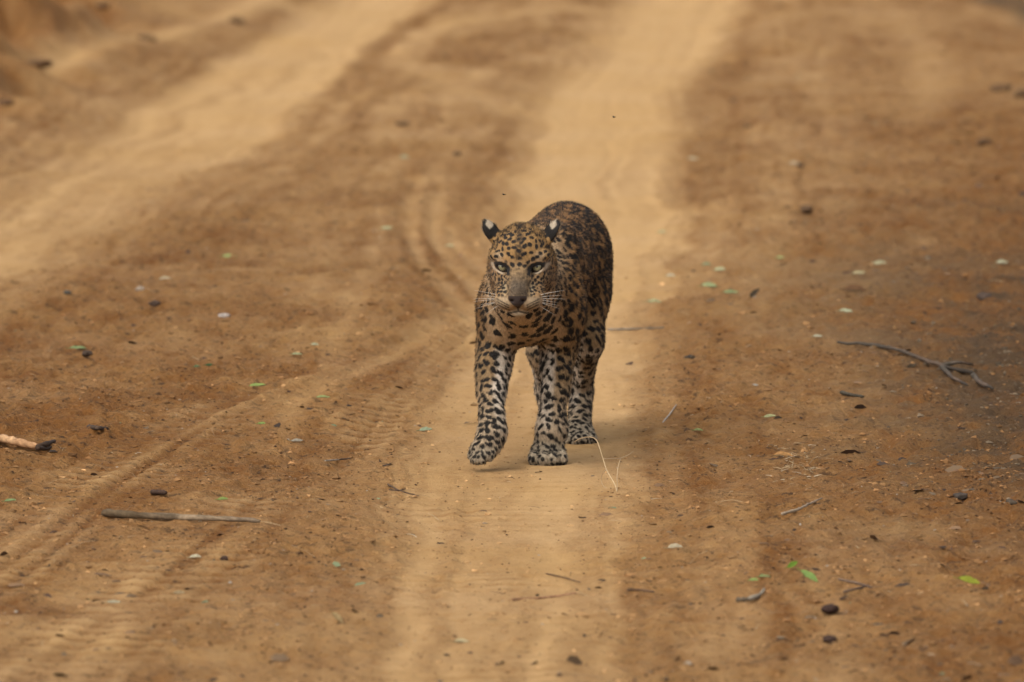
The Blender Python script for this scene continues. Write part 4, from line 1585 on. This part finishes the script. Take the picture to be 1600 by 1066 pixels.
def crumbs():
    clump = lambda x, y: sstep(-0.1, 0.45, fbm(x, y * 0.5, 0.28, 3, 201))
    x, y, h, pale, rough, grey = scatter(250000, lambda x, y, p, r, g: 0.10 + 0.75 * r * (0.35 + 0.65 * clump(x, y)))
    n = len(x)
    sz = 0.0018 * np.exp(rng.normal(0, 0.52, n)) * (0.75 + 0.5 * rough) * (y / 21) ** 0.5
    sz = np.clip(sz, 0.001, 0.011)
    octa = np.array([[1, 0, 0], [0, 1, 0], [-1, 0, 0], [0, -1, 0], [0, 0, 0.8], [0, 0, -0.8]])
    f0 = np.array([[0, 1, 4], [1, 2, 4], [2, 3, 4], [3, 0, 4], [1, 0, 5], [2, 1, 5], [3, 2, 5], [0, 3, 5]])
    qt = rng.normal(0, 1, (n, 4))
    qt /= np.linalg.norm(qt, axis=1)[:, None]
    qw, qx, qy, qz = qt.T
    RM = np.stack([np.stack([1 - 2 * (qy ** 2 + qz ** 2), 2 * (qx * qy - qz * qw), 2 * (qx * qz + qy * qw)], 1),
                   np.stack([2 * (qx * qy + qz * qw), 1 - 2 * (qx ** 2 + qz ** 2), 2 * (qy * qz - qx * qw)], 1),
                   np.stack([2 * (qx * qz - qy * qw), 2 * (qy * qz + qx * qw), 1 - 2 * (qx ** 2 + qy ** 2)], 1)], 1)
    v = octa[None] * (1 + rng.normal(0, 0.22, (n, 6, 1)))
    v = np.einsum('nij,nkj->nki', RM, v) * sz[:, None, None]
    v[:, :, 0] *= rng.uniform(0.9, 1.7, n)[:, None]
    v[:, :, 2] *= 0.75
    v += np.stack([x, y, h + 0.2 * sz], 1)[:, None]
    f = (f0[None] + 6 * np.arange(n)[:, None, None]).reshape(-1, 3)
    soil = np.array([0.185, 0.088, 0.033])[None] * (1 - pale)[:, None] + np.array([0.42, 0.26, 0.12])[None] * pale[:, None]
    c = soil * np.exp(rng.normal(-0.12, 0.25, n))[:, None]
    r = rng.random(n)
    c[(r < 0.20) & (sz < 0.0045)] = np.array([0.062, 0.033, 0.017])
    small = sz < 0.0032
    c[(r > 0.96) & small] = np.array([0.27, 0.17, 0.085])
    c[(r > 0.988) & small] = np.array([0.30, 0.25, 0.19])
    c = np.where((grey * rng.random(n) > 0.35)[:, None], np.array([0.110, 0.080, 0.052]) * rng.uniform(0.5, 1.6, n)[:, None], c)
    print('crumbs', n)
    o = mesh_obj('soil_crumbs', v.reshape(-1, 3), f, MAT_CRUMB, None, False, np.repeat(c, 6, 0))
    tag(o, 'loose brown soil crumbs and grit scattered over the road', 'soil crumbs', kind='stuff')


def litter():
    x, y, h, pale, rough, grey = scatter(34000, lambda x, y, p, r, g: r * (0.08 + 0.50 * sstep(0.4, 1.2, x) * sstep(-0.2, 0.4, fbm(x, y * 0.5, 0.35, 2, 261))) + 0.010)
    n = len(x)
    ln = np.clip(0.008 * np.exp(rng.normal(0, 0.5, n)), 0.004, 0.028)
    wd = ln * rng.uniform(0.25, 0.6, n)
    t = np.array([[-1, 0, 0], [-0.3, 0.9, 0.25], [0.5, 0.8, 0.3], [1, 0, 0.1], [0.4, -0.8, 0.3], [-0.4, -0.9, 0.2]])
    v = np.repeat(t[None], n, 0) * np.stack([ln, wd, ln * 0.8], 1)[:, None]
    tl = rng.normal(0, 0.45, n)
    cy, sy = np.cos(tl)[:, None], np.sin(tl)[:, None]
    v = np.stack([v[:, :, 0], v[:, :, 1] * cy - v[:, :, 2] * sy, v[:, :, 1] * sy + v[:, :, 2] * cy], 2)
    ang = rng.random(n) * 6.28
    ca, sa_ = np.cos(ang)[:, None], np.sin(ang)[:, None]
    v = np.stack([v[:, :, 0] * ca - v[:, :, 1] * sa_, v[:, :, 0] * sa_ + v[:, :, 1] * ca, v[:, :, 2]], 2)
    v[:, :, 2] -= v[:, :, 2].min(1)[:, None] + 0.0008
    v += np.stack([x, y, h], 1)[:, None]
    f0 = np.array([[0, 5, 1], [1, 5, 4], [1, 4, 2], [2, 4, 3]])
    f = (f0[None] + 6 * np.arange(n)[:, None, None]).reshape(-1, 3)
    pal = np.array([[0.07, 0.04, 0.025], [0.045, 0.03, 0.022], [0.12, 0.07, 0.04], [0.17, 0.10, 0.055], [0.26, 0.19, 0.12], [0.27, 0.23, 0.18], [0.19, 0.22, 0.12], [0.11, 0.078, 0.05]])
    c = pal[rng.choice(len(pal), n, p=[.24, .18, .17, .13, .09, .05, .04, .10])] * rng.uniform(0.7, 1.25, n)[:, None]
    dull = (ln > 0.011) & (c.max(1) > 0.2)
    c[dull] = np.array([0.13, 0.085, 0.05])
    o = mesh_obj('leaf_litter', v.reshape(-1, 3), f, MAT_CRUMB, None, False, np.repeat(c, 6, 0))
    tag(o, 'broken dry leaf flakes scattered over the soil', 'leaf litter', kind='stuff')


def straw():
    x, y, h, pale, rough, grey = scatter(2600, lambda x, y, p, r, g: 0.06 + 0.25 * r, ymax=34)
    # a heap of straw on the right
    k = 170
    g0 = G(1250, 740)
    hx3, hy3 = g0[0] + rng.normal(0, 0.035, k), g0[1] + rng.normal(0, 0.28, k)
    x, y = np.r_[x, hx3], np.r_[y, hy3]
    h = np.r_[h, ground_fields(hx3, hy3)[0]]
    n = len(x)
    ln = np.clip(0.022 * np.exp(rng.normal(0, 0.5, n)), 0.008, 0.09)
    ang = rng.random(n) * 6.28
    pit = np.abs(rng.normal(0, 0.22, n))
    d = np.stack([np.cos(ang) * np.cos(pit), np.sin(ang) * np.cos(pit), np.sin(pit)], 1)
    side = np.stack([-np.sin(ang), np.cos(ang), 0 * ang], 1)
    rad = rng.uniform(0.0005, 0.0011, n)
    rad[-k:] *= 1.3
    v = np.zeros((n, 9, 3))
    for i, t in enumerate((0, 0.5, 1.0)):
        c = np.stack([x, y, h + 0.0015], 1) + d * (ln * t)[:, None] + side * (ln * 0.12 * (t * (1 - t) * 4))[:, None] * rng.normal(0, 1, n)[:, None]
        c[:, 2] += (ln * 0.06) * (t * (1 - t) * 4)
        for j in range(3):
            a = 2.094 * j
            v[:, i * 3 + j] = c + side * (rad * math.cos(a) * (1 - 0.5 * t))[:, None] + np.array([0, 0, 1]) * (rad * math.sin(a) * (1 - 0.5 * t))[:, None]
    f0 = []
    for i in range(2):
        for j in range(3):
            a, b = i * 3 + j, i * 3 + (j + 1) % 3
            f0.append((a, b, b + 3, a + 3))
    f = (np.array(f0)[None] + 9 * np.arange(n)[:, None, None]).reshape(-1, 4)
    pal = np.array([[0.42, 0.31, 0.18], [0.30, 0.20, 0.11], [0.12, 0.075, 0.045], [0.50, 0.42, 0.30]])
    c = pal[rng.choice(4, n, p=[.35, .3, .2, .15])]
    o = mesh_obj('straw_bits', v.reshape(-1, 3), f, MAT_CRUMB, None, True, np.repeat(c, 9, 0))
    tag(o, 'short dry grass stems strewn over the road', 'straw', kind='stuff')


crumbs()
litter()
straw()
